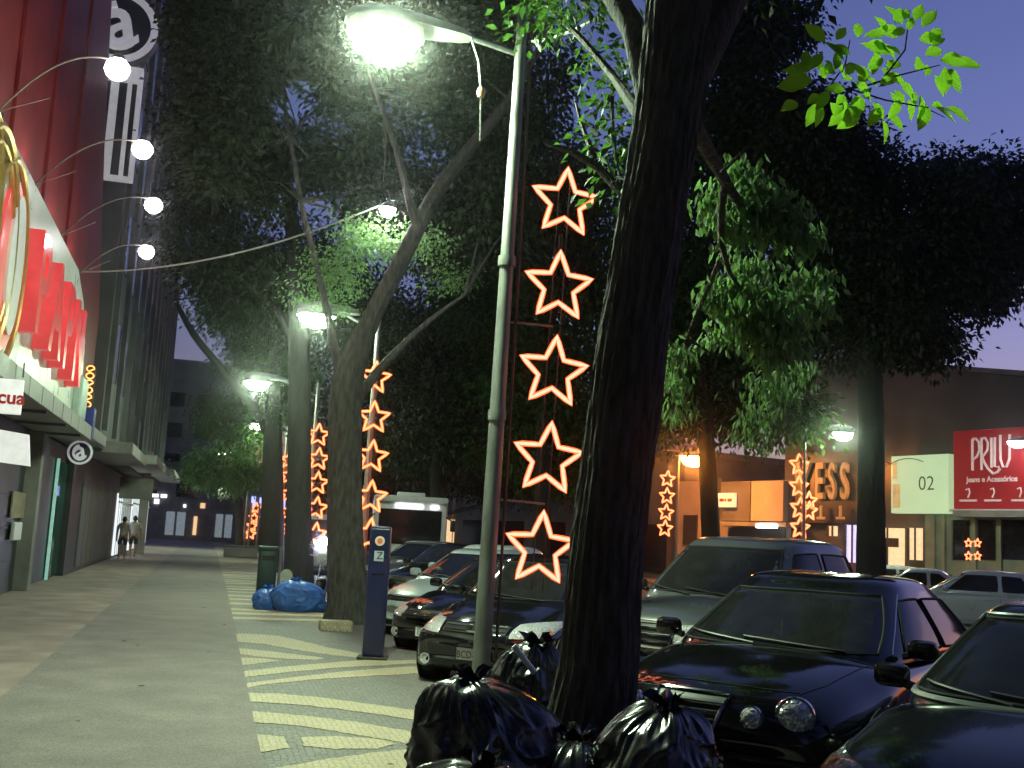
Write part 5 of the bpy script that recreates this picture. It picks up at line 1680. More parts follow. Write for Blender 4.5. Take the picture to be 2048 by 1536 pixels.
for s in (1, -1):
    A_.line('pillar_trim', 'front', [(s * .735, .965), (s * .68, 1.13), (s * .58, 1.365)], PALE, .013, .006, 'c')
A_.line('roof_trim', 'front', [(-.57, 1.37), (0, 1.385), (.57, 1.37)], PALE, .010, .004, 'c')
for s, v in ((1, 'left'), (-1, 'right')):
    A_.window('side_window', v, [(-1.60, .98), (-2.42, .98), (-2.40, 1.335), (-2.02, 1.325)])
    A_.window('side_window', v, [(-2.50, .98), (-3.4, .985), (-3.1, 1.32), (-2.48, 1.335)])
    A_.patch('headlight', 'front', [(s * .40, .595), (s * .80, .61), (s * .80, .765), (s * .42, .72)], MT['lens'], .012, 10, 5, 'b', rnd=.3)
    A_.patch('indicator', v, [(-.34, .63), (-.50, .65), (-.50, .73), (-.34, .72)], MT['lens_orange'], .010, 4, 3, 'b', rnd=.2)
A_.patch('grille', 'front', [(-.34, .60), (.34, .60), (.36, .69), (-.36, .69)], MT['black_plastic'], .008, 8, 3, 'b', rnd=.1)
A_.patch('air_intake', 'front', [(-.5, .24), (.5, .24), (.5, .34), (-.5, .34)], MT['black_plastic'], .006, 8, 3, 'b')
A_.line('hood_seam', 'top', [(-.24, -.58), (-.6, -.68), (-1.1, -.72)], SEAM, .004, -.001)
A_.line('hood_seam', 'top', [(-.24, .58), (-.6, .68), (-1.1, .72)], SEAM, .004, -.001)
A_.plate('KMP-4471', .42)
A_.wheels(-.82, -3.4, .30)
A_.mirrors(-1.55, 1.01)
A_.doors([-1.35, -2.46, -3.3], .88, .3, (-2.3,))
A_.wipers([(.45, -.25, 1.01), (-.12, -.62, 1.02)])
A_.tails(.62, .85)

# ---- grey pickup / four-by-four
paint_silver = car_paint('silver_paint', (.16, .17, .17), .6, .30)
st = [(0.0, .76, .40, .58, .66), (-.015, .88, .34, .66, .76), (-.06, .95, .28, .74, .90), (-.18, .98, .26, .82, 1.02), (-.5, 1.0, .25, .88, 1.08), (-.9, 1.0, .25, .92, 1.12),
      (-1.25, 1.0, .25, 1.0, 1.15), (-1.8, 1.0, .25, 1.06, 1.12), (-3.0, 1.0, .25, 1.06, 1.12), (-4.0, 1.0, .26, 1.06, 1.12), (-4.7, .98, .28, 1.05, 1.11), (-4.85, .94, .34, .98, 1.06), (-4.9, .86, .42, .8, .9)]
spS = dict(L=4.9, W=1.82, H=1.80, bow=.24, cowl=(-1.22, 1.16), roof_f=(-1.92, 1.71), roof_r=(-3.45, 1.72), rear=(-3.85, 1.12), wb=.92, wr=.72, sq=5.0, stations=st, crown=.03)
S_ = Car('parked_pickup', 'tall silver-grey pickup between the black saloon and the foreground trunk', (3.85, 9.75, -.05), rad(214), spS, paint_silver, cat='pickup')
S_.window('windscreen', 'front', [(-.72, 1.20), (.72, 1.20), (.585, 1.68), (-.585, 1.68)], nu=16, nv=8)
for s, v in ((1, 'left'), (-1, 'right')):
    S_.window('side_window', v, [(-1.62, 1.19), (-2.52, 1.19), (-2.50, 1.66), (-2.02, 1.64)])
    S_.window('side_window', v, [(-2.62, 1.19), (-3.55, 1.2), (-3.35, 1.64), (-2.60, 1.66)])
    S_.patch('headlight', 'front', [(s * .44, .78), (s * .80, .80), (s * .80, .98), (s * .46, .95)], MT['lens'], .012, 10, 5, 'b', rnd=.25)
    S_.patch('indicator', v, [(-.28, .80), (-.42, .82), (-.42, .96), (-.28, .95)], MT['lens_orange'], .01, 4, 3, 'b')
gS, Bd = S_.patch('grille', 'front', [(-.42, .74), (.42, .74), (.44, .96), (-.44, .96)], MT['black_plastic'], .012, 8, 4, 'b')
MB().loop([p + Vector((.006, 0, 0)) for p in Bd], .014, 6).build('grille_frame', MT['chrome'], gS, True)
for z in (.79, .85, .91):
    S_.line('slat', 'front', [(-.42, z), (0, z), (.42, z)], MT['chrome'], .014, .022, 'b', gS, 6)
S_.line('bumper_bar', 'front', [(-.78, .60), (-.3, .61), (.3, .61), (.78, .60)], MT['chrome'], .05, .02)
S_.patch('air_intake', 'front', [(-.5, .42), (.5, .42), (.5, .53), (-.5, .53)], MT['black_plastic'], .006, 8, 3, 'b')
S_.line('hood_seam', 'top', [(-.2, -.6), (-.6, -.70), (-1.2, -.74)], SEAM, .004, -.001)
S_.line('hood_seam', 'top', [(-.2, .6), (-.6, .70), (-1.2, .74)], SEAM, .004, -.001)
S_.plate('GXP-3058', .48)
S_.wheels(-.9, -3.9, .37)
S_.mirrors(-1.55, 1.24, MT['black_plastic'])
S_.doors([-1.45, -2.57, -3.6], 1.05, .4, (-2.4, -3.4))
S_.wipers([(.5, -.2, 1.24), (-.1, -.66, 1.25)])
p = at(1300, 1105, Y=9.2)
S_.tails(.7, .85)

# ---- C: black hatchback with the big white plate behind the nearest pole
def hatch(L=3.95, W=1.66, H=1.46, nose=.64, hood=.94, cowl=-1.02, belt=.92):
    return dict(L=L, W=W, H=H, bow=.30, cowl=(cowl, hood), roof_f=(cowl - .80, H - .075), roof_r=(-L + .62, H - .08), rear=(-L + .12, belt + .02), wb=.92, wr=.70, sq=4.8,
                stations=std_stations(L, W, nose=nose, hood=hood, belt=belt, cowl=cowl, tail='hatch'))
def dress(c, plate_txt, plate_z, lampz=.66, tall=.15, lamp_in=.42, lens='lens', intake=True, turn=True, lampmat=None):
    sp = c.sp; h = c.half; zb = sp['cowl'][1]; zr = sp['roof_f'][1]; x0 = sp['cowl'][0]; xr1 = sp['roof_r'][0]; x3 = sp['rear'][0]
    wb, wr = h * sp['wb'], h * sp['wr']
    c.window('windscreen', 'front', [(-wb * .88, zb + .025), (wb * .88, zb + .025), (wr * .90, zr - .015), (-wr * .90, zr - .015)], nu=14, nv=7)
    xm = (x0 - .8 + xr1) / 2 - .1
    for s, v in ((1, 'left'), (-1, 'right')):
        c.window('side_window', v, [(x0 - .45, zb + .03), (xm + .05, zb + .03), (xm + .07, zr - .04), (x0 - .87, zr - .05)], nu=8)
        c.window('side_window', v, [(xm - .05, zb + .03), (x3 + .45, zb + .035), (xr1 + .18, zr - .06), (xm - .03, zr - .04)], nu=8)
        c.patch('headlight', 'front', [(s * lamp_in, lampz - tall / 2), (s * h * .93, lampz - tall * .35), (s * h * .93, lampz + tall * .62), (s * (lamp_in + .04), lampz + tall * .42)], lampmat or MT['lens'], .014, 10, 5, 'b', rnd=.35, bulge=.02)
        c.patch('indicator', v, [(-.36, lampz - .04), (-.50, lampz - .03), (-.50, lampz + .05), (-.36, lampz + .05)], MT['lens_orange'], .008, 4, 3, 'b')
    c.window('rear_window', 'rear', [(-wb * .8, zb + .06), (wb * .8, zb + .06), (wr * .85, zr - .05), (-wr * .85, zr - .05)])
    g, Bd = c.patch('grille', 'front', [(-lamp_in * .92, lampz - .045), (lamp_in * .92, lampz - .045), (lamp_in * .97, lampz + .05), (-lamp_in * .97, lampz + .05)], MT['black_plastic'], .008, 8, 3, 'b')
    for z in (lampz - .02, lampz + .02):
        c.line('slat', 'front', [(-lamp_in * .9, z), (0, z), (lamp_in * .9, z)], MT['darkmetal'], .007, .016, 'b', g, 6)
    if intake:
        c.patch('air_intake', 'front', [(-.5, .23), (.5, .23), (.5, .32), (-.5, .32)], MT['black_plastic'], .006, 8, 3, 'b')
        for s in (1, -1):
            p = c.project('front', s * .60, .31, 'b')
            b = MB(); b.lathe([(.055, -.03), (.06, .012), (.05, .012), (.045, .0), (0, .004)], p, 16, 'X'); b.build('fog_lamp', MT['lens'], c.root, True)
    for s in (1, -1):
        c.line('hood_seam', 'top', [(-.2, s * h * .6), (-.5, s * h * .76), (x0, s * h * .82)], SEAM, .004, -.001)
    c.plate(plate_txt, plate_z)
    c.wheels(-.74, -sp['L'] + .68, .285)
    c.mirrors(x0 - .40, zb + .07)
    c.doors([x0 - .25, xm, x3 + .55], belt_of(c) - .04, .3, (xm + .25,))
    c.wipers([(.4, -.25, zb + .06), (-.1, -.6, zb + .07)])
    c.tails(h * .78, .85)
def belt_of(c): return c.sp['stations'][8][4]
C_ = Car('parked_car', 'black hatchback with a large white licence plate, behind the nearest pole', (2.80, 11.64, -.05), rad(231), hatch(), paint_black)
dress(C_, 'BCD-9787', .40, .68, .17, .40)
p = C_.project('front', 0, .66, 'b')
b = MB(); b.lathe([(0, 0), (.06, 0), (.065, .008), (.05, .014), (0, .014)], (p.x + .01, 0, .66), 20, 'X'); b.build('badge', MT['chrome'], C_.root, True)
C_.line('chrome_strip', 'front', [(-.40, .725), (0, .73), (.40, .725)], MT['chrome'], .011, .012)
# ---- D: low black car with an orange-glinting headlight
D_ = Car('parked_car', 'low black car with a gold cross badge, just right of the blue meter post', (2.92, 14.85, -.05), rad(222), hatch(3.8, 1.62, 1.40, .56, .88, -1.0, .88), paint_black)
dress(D_, 'EIT-1174', .34, .585, .14, .42)
p = D_.project('front', 0, .60, 'b')
b = MB(); b.box((p.x + .02, 0, .60), (.012, .15, .028)).box((p.x + .021, 0, .60), (.013, .06, .052)); b.build('badge', MT['gold'], D_.root)
# ---- E: pale car behind it
paint_pale = car_paint('pale_blue_white_paint', (.50, .58, .58), .1, .3)
E_ = Car('parked_car', 'pale blue-white hatchback behind the low black car', (3.0, 17.0, -.05), rad(222), hatch(3.8, 1.62, 1.44, .66, .95, -1.0, .92), paint_pale)
dress(E_, 'DSX-8830', .42)
# ---- F: white roofed car
paint_white = car_paint('white_car_paint', (.62, .64, .63), .0, .3)
F_ = Car('parked_car', 'white car with a dark windscreen in front of the minibus', (3.9, 19.9, -.05), rad(222), hatch(3.9, 1.66, 1.50, .68, .98, -1.0, .94), paint_white)
dress(F_, 'AKL-2290', .42)
for i, (x, y, lab, pt) in enumerate([(4.2, 24.6, 'dark car parked by the tall dark trunk', paint_black), (4.3, 29.0, 'silver car in the kerb row beyond the tall dark trunk', paint_silver)]):
    c_ = Car('parked_car', lab, (x, y, -.05), rad(222), hatch(), pt); dress(c_, ('JQA-5512', 'CFM-7004')[i], .42)
# ---- cars across the street, seen from the side
paint_silver2 = car_paint('bright_silver_paint', (.58, .59, .61), .15, .3)
h1 = at(1955, 1180, Y=23.6)
G_ = Car('parked_car', 'white hatchback seen side-on under the red PRILU sign', (h1.x - 1.75, h1.y + 1.25, -.07), rad(143), hatch(3.9, 1.66, 1.50, .68, .98, -1.0, .95), paint_silver2, 'cars parked across the street')
dress(G_, 'FUB-6120', .42)
h2 = at(1822, 1150, Y=27.5)
H_ = Car('parked_car', 'white saloon seen side-on under the pale green board', (h2.x - 1.6, h2.y + 1.3, -.07), rad(143),
         dict(L=4.3, W=1.68, H=1.44, bow=.28, cowl=(-1.1, .94), roof_f=(-1.9, 1.365), roof_r=(-3.0, 1.36), rear=(-3.7, .98), wb=.92, wr=.69, sq=4.8, stations=std_stations(4.3, 1.68, nose=.66, hood=.94, belt=.92, cowl=-1.1, boot=.98)), paint_silver2, 'cars parked across the street')
dress(H_, 'LZH-3419', .42)
h3 = at(1716, 1150, Y=31)
I_ = Car('parked_car', 'white car roof partly hidden by the pickup, leftmost across the street', (h3.x - .9, h3.y + 1.2, -.07), rad(143), hatch(3.9, 1.64, 1.46), paint_silver2, 'cars parked across the street')
dress(I_, 'MTO-9936', .42)
h4 = at(2080, 1190, Y=18.5)
J_ = Car('parked_car', 'dark reddish car at the right frame edge beside the white hatchback', (h4.x - .3, h4.y + 1.2, -.07), rad(143), hatch(3.9, 1.64, 1.46), car_paint('dark_red_paint', (.12, .03, .02), .2, .25), 'cars parked across the street')
dress(J_, 'RVN-1187', .42)

# ================================================================== MINIBUS
c0 = at(803, 1030, Y=34)
bus = thing('minibus', 'white minibus with lit roof lamps facing the camera behind the car row', 'minibus', (c0.x + .1, 33, -.07), rad(262))
Wd, Hb = 2.25, 2.92
b = MB(); b.box((-3.1, 0, 1.62), (6.2, Wd, 2.3), bev=.14); b.build('body', MT['white'], bus, True)
b = MB(); b.box((.02, 0, .75), (.3, Wd - .06, .62), bev=.08); b.build('bumper', MT['white'], bus, True)
b = MB(); b.box((.02, 0, 1.86), (.06, Wd - .36, 1.04), bev=.02); wsn = b.build('windscreen', MT['glass'], bus)
b = MB(); b.box((-.2, 0, 2.68), (.85, Wd - .02, .20), bev=.07); b.build('roof_visor', MT['white'], bus, True)
b = MB(); b.box((-.5, 0, 2.84), (.5, .85, .14), bev=.03); b.build('roof_vent', MT['white'], bus, True)
LB = emis('bus_lamp', (.97, .95, 1.0), 1.3)
for y, w in ((.72, .26), (-.05, .6), (-.35, .25), (.28, .2)):
    b = MB(); b.box((.05, y, 2.48), (.05, w, .11), bev=.02); b.build('marker_lamp', LB, bus)
for s in (1, -1):
    b = MB(); b.lathe([(.11, -.02), (.12, .02), (.06, .04), (0, .045)], (.18, s * .82, .85), 16, 'X'); b.build('headlight', MT['lens'], bus, True)
    b = MB(); b.box((.16, s * (Wd / 2 + .16), 1.95), (.10, .16, .34), bev=.04); mr = b.build('mirror', MT['black_plastic'], bus, True)
    b = MB(); b.tube([(.02, s * (Wd / 2 - .05), 2.2), (.14, s * (Wd / 2 + .12), 2.1)], .02); b.build('mirror_arm', MT['black_plastic'], mr)
    for k in range(4):
        b = MB(); b.box((-1.3 - k * 1.25, s * (Wd / 2 + .005), 1.95), (1.1, .02, .8), bev=.008); b.build('side_window', MT['glass'], bus)
    for x in (-.9, -4.9):
        b = MB(); b.lathe([(.2, -.11), (.36, -.11), (.38, -.05), (.38, .05), (.36, .11), (.2, .11), (0, .1)], (x, s * (Wd / 2 - .12), .38), 22, 'Y'); b.build('wheel', MT['rubber'], bus, True)
b = MB(); b.tube([(.06, .5, 1.28), (.03, -.1, 1.5)], .012); b.build('wiper', MT['black_plastic'], bus)

# delivery van with headlights on, farther back between the trunks
vp = at(646, 1070, Y=40.0)
van = thing('delivery_van', 'van with dazzling bluish-white headlights seen between the trunks', 'van', (vp.x + .1, 40.6, -.07), rad(266))
b = MB(); b.box((-2.3, 0, 1.25), (4.4, 1.85, 1.9), bev=.16); b.build('body', M('van_grey', (.3, .3, .33), .4, coat=.5), van, True)
b = MB(); b.box((-.12, 0, 1.62), (.10, 1.55, .75), bev=.03); b.build('windscreen', MT['glass'], van)
HLM = emis('van_headlight', (.62, .68, 1.0), 90)
for y, z in ((-.02, 1.22), (.62, .95), (-.72, .95)):
    b = MB(); b.lathe([(.17 if y == -.02 else .11, -.02), (.17 if y == -.02 else .11, .02), (.08, .05), (0, .055)], (0, y, z), 16, 'X'); b.build('headlight', HLM if y != -.72 else emis('van_headlight_dim', (.7, .75, 1), 15), van, True)
for s in (1, -1):
    for x in (-.8, -3.5):
        b = MB(); b.lathe([(.2, -.1), (.31, -.1), (.33, 0), (.31, .1), (.2, .1), (0, .09)], (x, s * .86, .33), 20, 'Y'); b.build('wheel', MT['rubber'], van, True)

# ================================================================== MOTORCYCLE behind the forked tree
mp = at(640, 1218, Y=23.0)
mo = thing('motorcycle', 'pale motorcycle parked behind the forked tree, beside the blue bags', 'motorcycle', (2.35, 22.9, 0), rad(250))
for x in (0, -1.25):
    b = MB(); b.lathe([(.2, -.05), (.28, -.055), (.30, 0), (.28, .055), (.2, .05), (.2, -.05)], (x, 0, .30), 26, 'Y'); w = b.build('wheel', MT['rubber'], mo, True)
    b = MB(); b.lathe([(.03, -.06), (.05, 0), (.03, .06)], (x, 0, .30), 12, 'Y')
    for k in range(6):
        an = 2 * PI * k / 6; b.tube([(x, 0, .3), (x + .2 * math.cos(an), 0, .3 + .2 * math.sin(an))], .012, 5)
    b.build('rim', MT['alloy'], w, True)
b = MB(); b.tube([(-.02, .09, .30), (-.30, .09, .95)], .022).tube([(-.02, -.09, .30), (-.30, -.09, .95)], .022); b.build('fork', MT['chrome'], mo, True)
b = MB(); b.box((-.05, 0, .60), (.42, .10, .04), bev=.015); b.build('mudguard', MT['white'], mo, True)
b = MB(); b.tube([(-.28, 0, .85), (-.55, 0, .55), (-.95, 0, .45), (-1.25, 0, .30)], .03).tube([(-.28, 0, .85), (-.75, 0, .78), (-1.2, 0, .72)], .03); b.build('frame', MT['darkmetal'], mo, True)
b = MB(); b.box((-.68, 0, .45), (.36, .26, .3), bev=.06); b.build('engine', MT['darkmetal'], mo, True)
b = MB(); b.lathe([(0, -.26), (.10, -.2), (.14, 0), (.12, .2), (0, .25)], (-.52, 0, .88), 14, 'X'); b.build('fuel_tank', MT['white'], mo, True)
b = MB(); b.box((-1.0, 0, .84), (.62, .24, .09), bev=.035); b.build('seat', MT['black_plastic'], mo, True)
b = MB(); b.lathe([(.0, .10), (.07, .08), (.09, .0), (.10, -.03), (0, -.05)], (-.16, 0, .93), 18, 'X'); b.build('headlight', MT['lens'], mo, True)
b = MB(); b.box((-.2, 0, 1.0), (.16, .34, .24), bev=.07); b.build('fairing', MT['white'], mo, True)
b = MB(); b.tube([(-.36, .36, 1.06), (-.30, .14, 1.03), (-.30, -.14, 1.03), (-.36, -.36, 1.06)], .014); b.build('handlebar', MT['chrome'], mo, True)
for s in (1, -1):
    b = MB(); b.tube([(-.31, s * .22, 1.04), (-.30, s * .30, 1.20)], .007).box((-.29, s * .32, 1.24), (.03, .12, .08), bev=.012); b.build('mirror', MT['chrome'], mo, True)
b = MB(); b.tube([(-.6, -.16, .25), (-1.35, -.17, .38)], [.03, .045]); b.build('exhaust', MT['chrome'], mo, True)
b = MB(); b.tube([(-.75, .1, .3), (-.65, .26, .0)], .012); b.build('kickstand', MT['darkmetal'], mo)

# ================================================================== METER POST, BIN, POST, BAGS, PLINTH
MT['navy'] = M('navy_paint', (.018, .02, .075), .35, .2, var=.2, coat=.3)
mp_ = at(745, 1318, Z=0)
mt_top = at(760, 1052, Y=mp_.y).z
t = thing('parking_meter', 'dark blue parking meter post with a round orange-white sticker', 'parking meter', (mp_.x, mp_.y, 0), rad(-12))
b = MB(); b.box((0, 0, .02), (.38, .34, .04), bev=.008); b.build('base_plate', MT['darkmetal'], t)
b = MB(); b.box((0, 0, .04 + (mt_top - .04) / 2), (.27, .22, mt_top - .04), bev=.03); b.build('housing', MT['navy'], t, True)
b = MB(); b.box((0, -.113, mt_top - .22), (.22, .012, .36), bev=.004); b.build('head_panel', M('meter_panel', (.015, .02, .06), .25), t)
b = MB(); b.lathe([(0, -.008), (.062, -.008), (.062, .004), (0, .004)], (0, -.122, mt_top - .19), 22, 'Y'); sti = b.build('sticker', M('sticker', (.85, .62, .52), .5), t)
b = MB(); b.lathe([(.018, -.012), (.036, -.012), (.036, -.006), (.018, -.006)], (0, -.122, mt_top - .19), 18, 'Y'); b.build('sticker_mark', M('sticker_mark', (.75, .2, .08), .5), sti)
b = MB(); b.box((0, -.121, mt_top - .38), (.12, .006, .13)); lb_ = b.build('label_plate', M('meter_label', (.45, .47, .52), .5), t)
text_mesh('lettering', 'Z', .13, MT['navy'], lb_, .002, (.01, -.126, mt_top - .38), (PI / 2, 0, 0))
b = MB(); b.box((0, -.115, mt_top - .60), (.15, .012, .02)); b.build('coin_slot', MT['chrome'], t)
for k in range(5):
    b = MB(); b.box((-.08 + .04 * k, -.114, mt_top * .42), (.012, .008, mt_top * .62)); b.build('rib', MT['navy'], t)

bn = at(531, 1216, Z=0)
t = thing('litter_bin', 'dark green litter bin on a thin post beside the blue bags', 'bin', (bn.x, bn.y, 0))
MT['green_bin'] = M('green_bin', (.02, .055, .04), .45, var=.25)
b = MB(); b.box((-.03, 0, .62), (.36, .32, 1.02), bev=.05); b.build('body', MT['green_bin'], t, True)
b = MB(); b.box((-.03, 0, 1.16), (.40, .36, .09), bev=.03); b.build('lid', MT['green_bin'], t, True)
b = MB(); b.box((-.03, -.165, .98), (.24, .02, .10), bev=.006); b.build('opening', MT['black_plastic'], t)
b = MB(); b.tube([(.2, -.18, 0), (.2, -.18, 1.22)], .028, 8); b.build('post', MT['galv'], t, True)
b = MB(); b.lathe([(0, -.006), (.12, -.006), (.12, .006), (0, .006)], (.34, -.20, .66), 18, 'Y'); b.build('sticker', M('cream_sticker', (.62, .62, .36), .5), t)

def bag(name, label, pos, r, h, seed, mat, flop=.25, group=None, knot=True, squash=(1, 1), n=(150, 80)):
    """A filled plastic bag: a sagging sack with sharp folds running up to its tied neck."""
    r_ = random.Random(seed)
    t = thing(name, label, 'bag', pos, r_.uniform(0, 6.28) if squash == (1, 1) else 0, group)
    nu, nv = n
    ph = [r_.uniform(0, 6.28) for _ in range(14)]
    from mathutils import noise as mn
    off = Vector((seed * 3.7, seed * 1.3, 0))
    V, F = [], []
    for j in range(nv + 1):
        s = j / nv
        z = h * s
        if s < .75: prof = r * (.80 + .32 * math.sin(PI * min(1, s / .62) * .62 + .25) - .1 * s)
        else: prof = None
        base = r * ((.78 + .36 * math.sin(min(s, .45) / .45 * PI / 2)) * math.sqrt(max(.0, 1 - max(0, (s - .42) / .6) ** 2.2)))
        for i in range(nu):
            a = 2 * PI * i / nu
            pleat = 0
            up = max(0, s - .35) / .65
            for k, fr_ in enumerate((9, 14, 23)):
                w = math.sin(fr_ * a + ph[k] + 2.2 * math.sin(2 * a + ph[k + 3]) + s * 1.5)
                pleat += (1 - abs(w)) ** 2 * (.05, .032, .018)[k] * up
            d = Vector((math.cos(a), math.sin(a), z / max(r, .01)))
            nz = mn.noise(d * 1.6 + off) * .13
            cr = (1 - abs(mn.noise(d * 2.6 + off * 2))) ** 3 * .10 + (1 - abs(mn.noise(Vector((d.x * 5, d.y * 5, d.z * 1.8)) + off))) ** 4 * .05 
            rr_ = base * (1 + nz + pleat + cr - .10)
            V.append((rr_ * math.cos(a) * squash[0] + flop * r * up * up * math.cos(ph[9]), rr_ * math.sin(a) * squash[1] + flop * r * up * up * math.sin(ph[9]), z + (mn.noise(d * 1.9 + off * 3) * .07 * h if 0 < j else 0)))
    for j in range(nv):
        for i in range(nu):
            i2 = (i + 1) % nu
            F.append((j * nu + i, j * nu + i2, (j + 1) * nu + i2, (j + 1) * nu + i))
    F.append(tuple(range(nu - 1, -1, -1))); F.append(tuple(nv * nu + k for k in range(nu)))
    me = bpy.data.meshes.new('sack'); me.from_pydata(V, [], F)
    link_mesh('sack', me, mat, t, True)
    if knot:
        top = Vector((flop * r * math.cos(ph[9]), flop * r * math.sin(ph[9]), h * 1.0))
        b = MB()
        m_ = 26
        V, F = [], []
        rows = [(.06, -.06), (.034, -.01), (.034, .01), (.06, .04), (.085, .055)]
        for q, (rr_, zz) in enumerate(rows):
            for i in range(m_):
                a = 2 * PI * i / m_
                w = 1 + .35 * math.sin(7 * a + ph[5] + q * .4) + .2 * math.sin(11 * a + ph[6])
                V.append(top + Vector((rr_ * w * math.cos(a), rr_ * w * math.sin(a), zz + .03 * math.sin(5 * a + ph[7]) * (q / 4))))
        for q in range(len(rows) - 1):
            for i in range(m_):
                i2 = (i + 1) % m_
                F.append((q * m_ + i, q * m_ + i2, (q + 1) * m_ + i2, (q + 1) * m_ + i))
        b.add(V, F); b.build('tied_neck', mat, t, True)
    return t
BG = 'black rubbish bags round the foreground trunk'
def ground_at(px, Y): p = at(px, 1500, Y=Y); return (p.x, Y, 0)
bag('rubbish_bag', 'big glossy black rubbish bag left of the foreground trunk, green glints on its shoulder', (1.48, 5.55, .14), .365, .74, 5, MT['bag'], .35, BG)
bag('rubbish_bag', 'slumped black rubbish bag at the bottom edge, under the big glossy one', (1.30, 4.95, 0), .40, .60, 8, MT['bag'], .2, BG)
bag('rubbish_bag', 'crumpled black rubbish bag right of the foreground trunk before the saloon grille', (2.17, 5.15, .10), .30, .72, 12, MT['bag'], .3, BG)
bag('rubbish_bag', 'low black rubbish bag directly in front of the foreground trunk', (1.86, 5.30, 0), .33, .62, 15, MT['bag'], .2, BG)
bag('rubbish_bag', 'upright narrow black bag behind the left side of the foreground trunk', (2.00, 6.75, 0), .27, .95, 19, MT['bag'], .2, BG)
bag('rubbish_bag', 'black rubbish bag at the bottom right of the trunk, half out of frame', (2.05, 4.62, 0), .33, .5, 23, MT['bag'], .2, BG)
bag('rubbish_bag', 'black rubbish bag at the bottom centre, lowest of the heap', (1.62, 4.62, 0), .33, .48, 27, MT['bag'], .2, BG)
o = MB().tube([(0, 0, 0), (-.11, .02, .13)], .016, 8).build('paper_roll', MT['white']); o.location = (1.68, 5.52, .93)
tag(o, 'short pale stick poking out behind the big glossy bag', 'stick')
bb = at(590, 1222, Z=0)
BB = 'blue rubbish bags at the litter bin'
bag('rubbish_bag', 'large bright blue rubbish bag right of the green bin post', (bb.x + .02, bb.y - .1, 0), .36, .58, 33, MT['bag_blue'], .15, BB, squash=(1.25, .9))
bag('rubbish_bag', 'small blue rubbish bag at the foot of the green bin', (bn.x - .02, bn.y - .42, 0), .23, .40, 37, MT['bag_blue'], .1, BB, squash=(1.1, .9))
bag('rubbish_bag', 'low pale blue bag at the right end of the blue bags', (bb.x + .58, bb.y - .1, 0), .2, .26, 39, MT['bag_blue'], .1, BB, squash=(1.2, .9), knot=False)

pl_ = at(672, 1262, Z=0)
o = MB().box((0, 0, .07), (.52, .32, .18), bev=.03).build('stone_block', MT['stone_yellow']); o.location = (pl_.x, pl_.y + .1, 0)
tag(o, 'yellowish stone block at the foot of the forked tree', 'stone block')
p = at(683, 1110, Y=19.2)
o = MB().tube([(0, 0, 0), (.02, 0, 2.6)], .045, 8).build('pale_post', MT['white']); o.location = (at(680, 1230, Y=20.6).x, 20.6, 0)
tag(o, 'thin white post just left of the forked tree trunk', 'post')

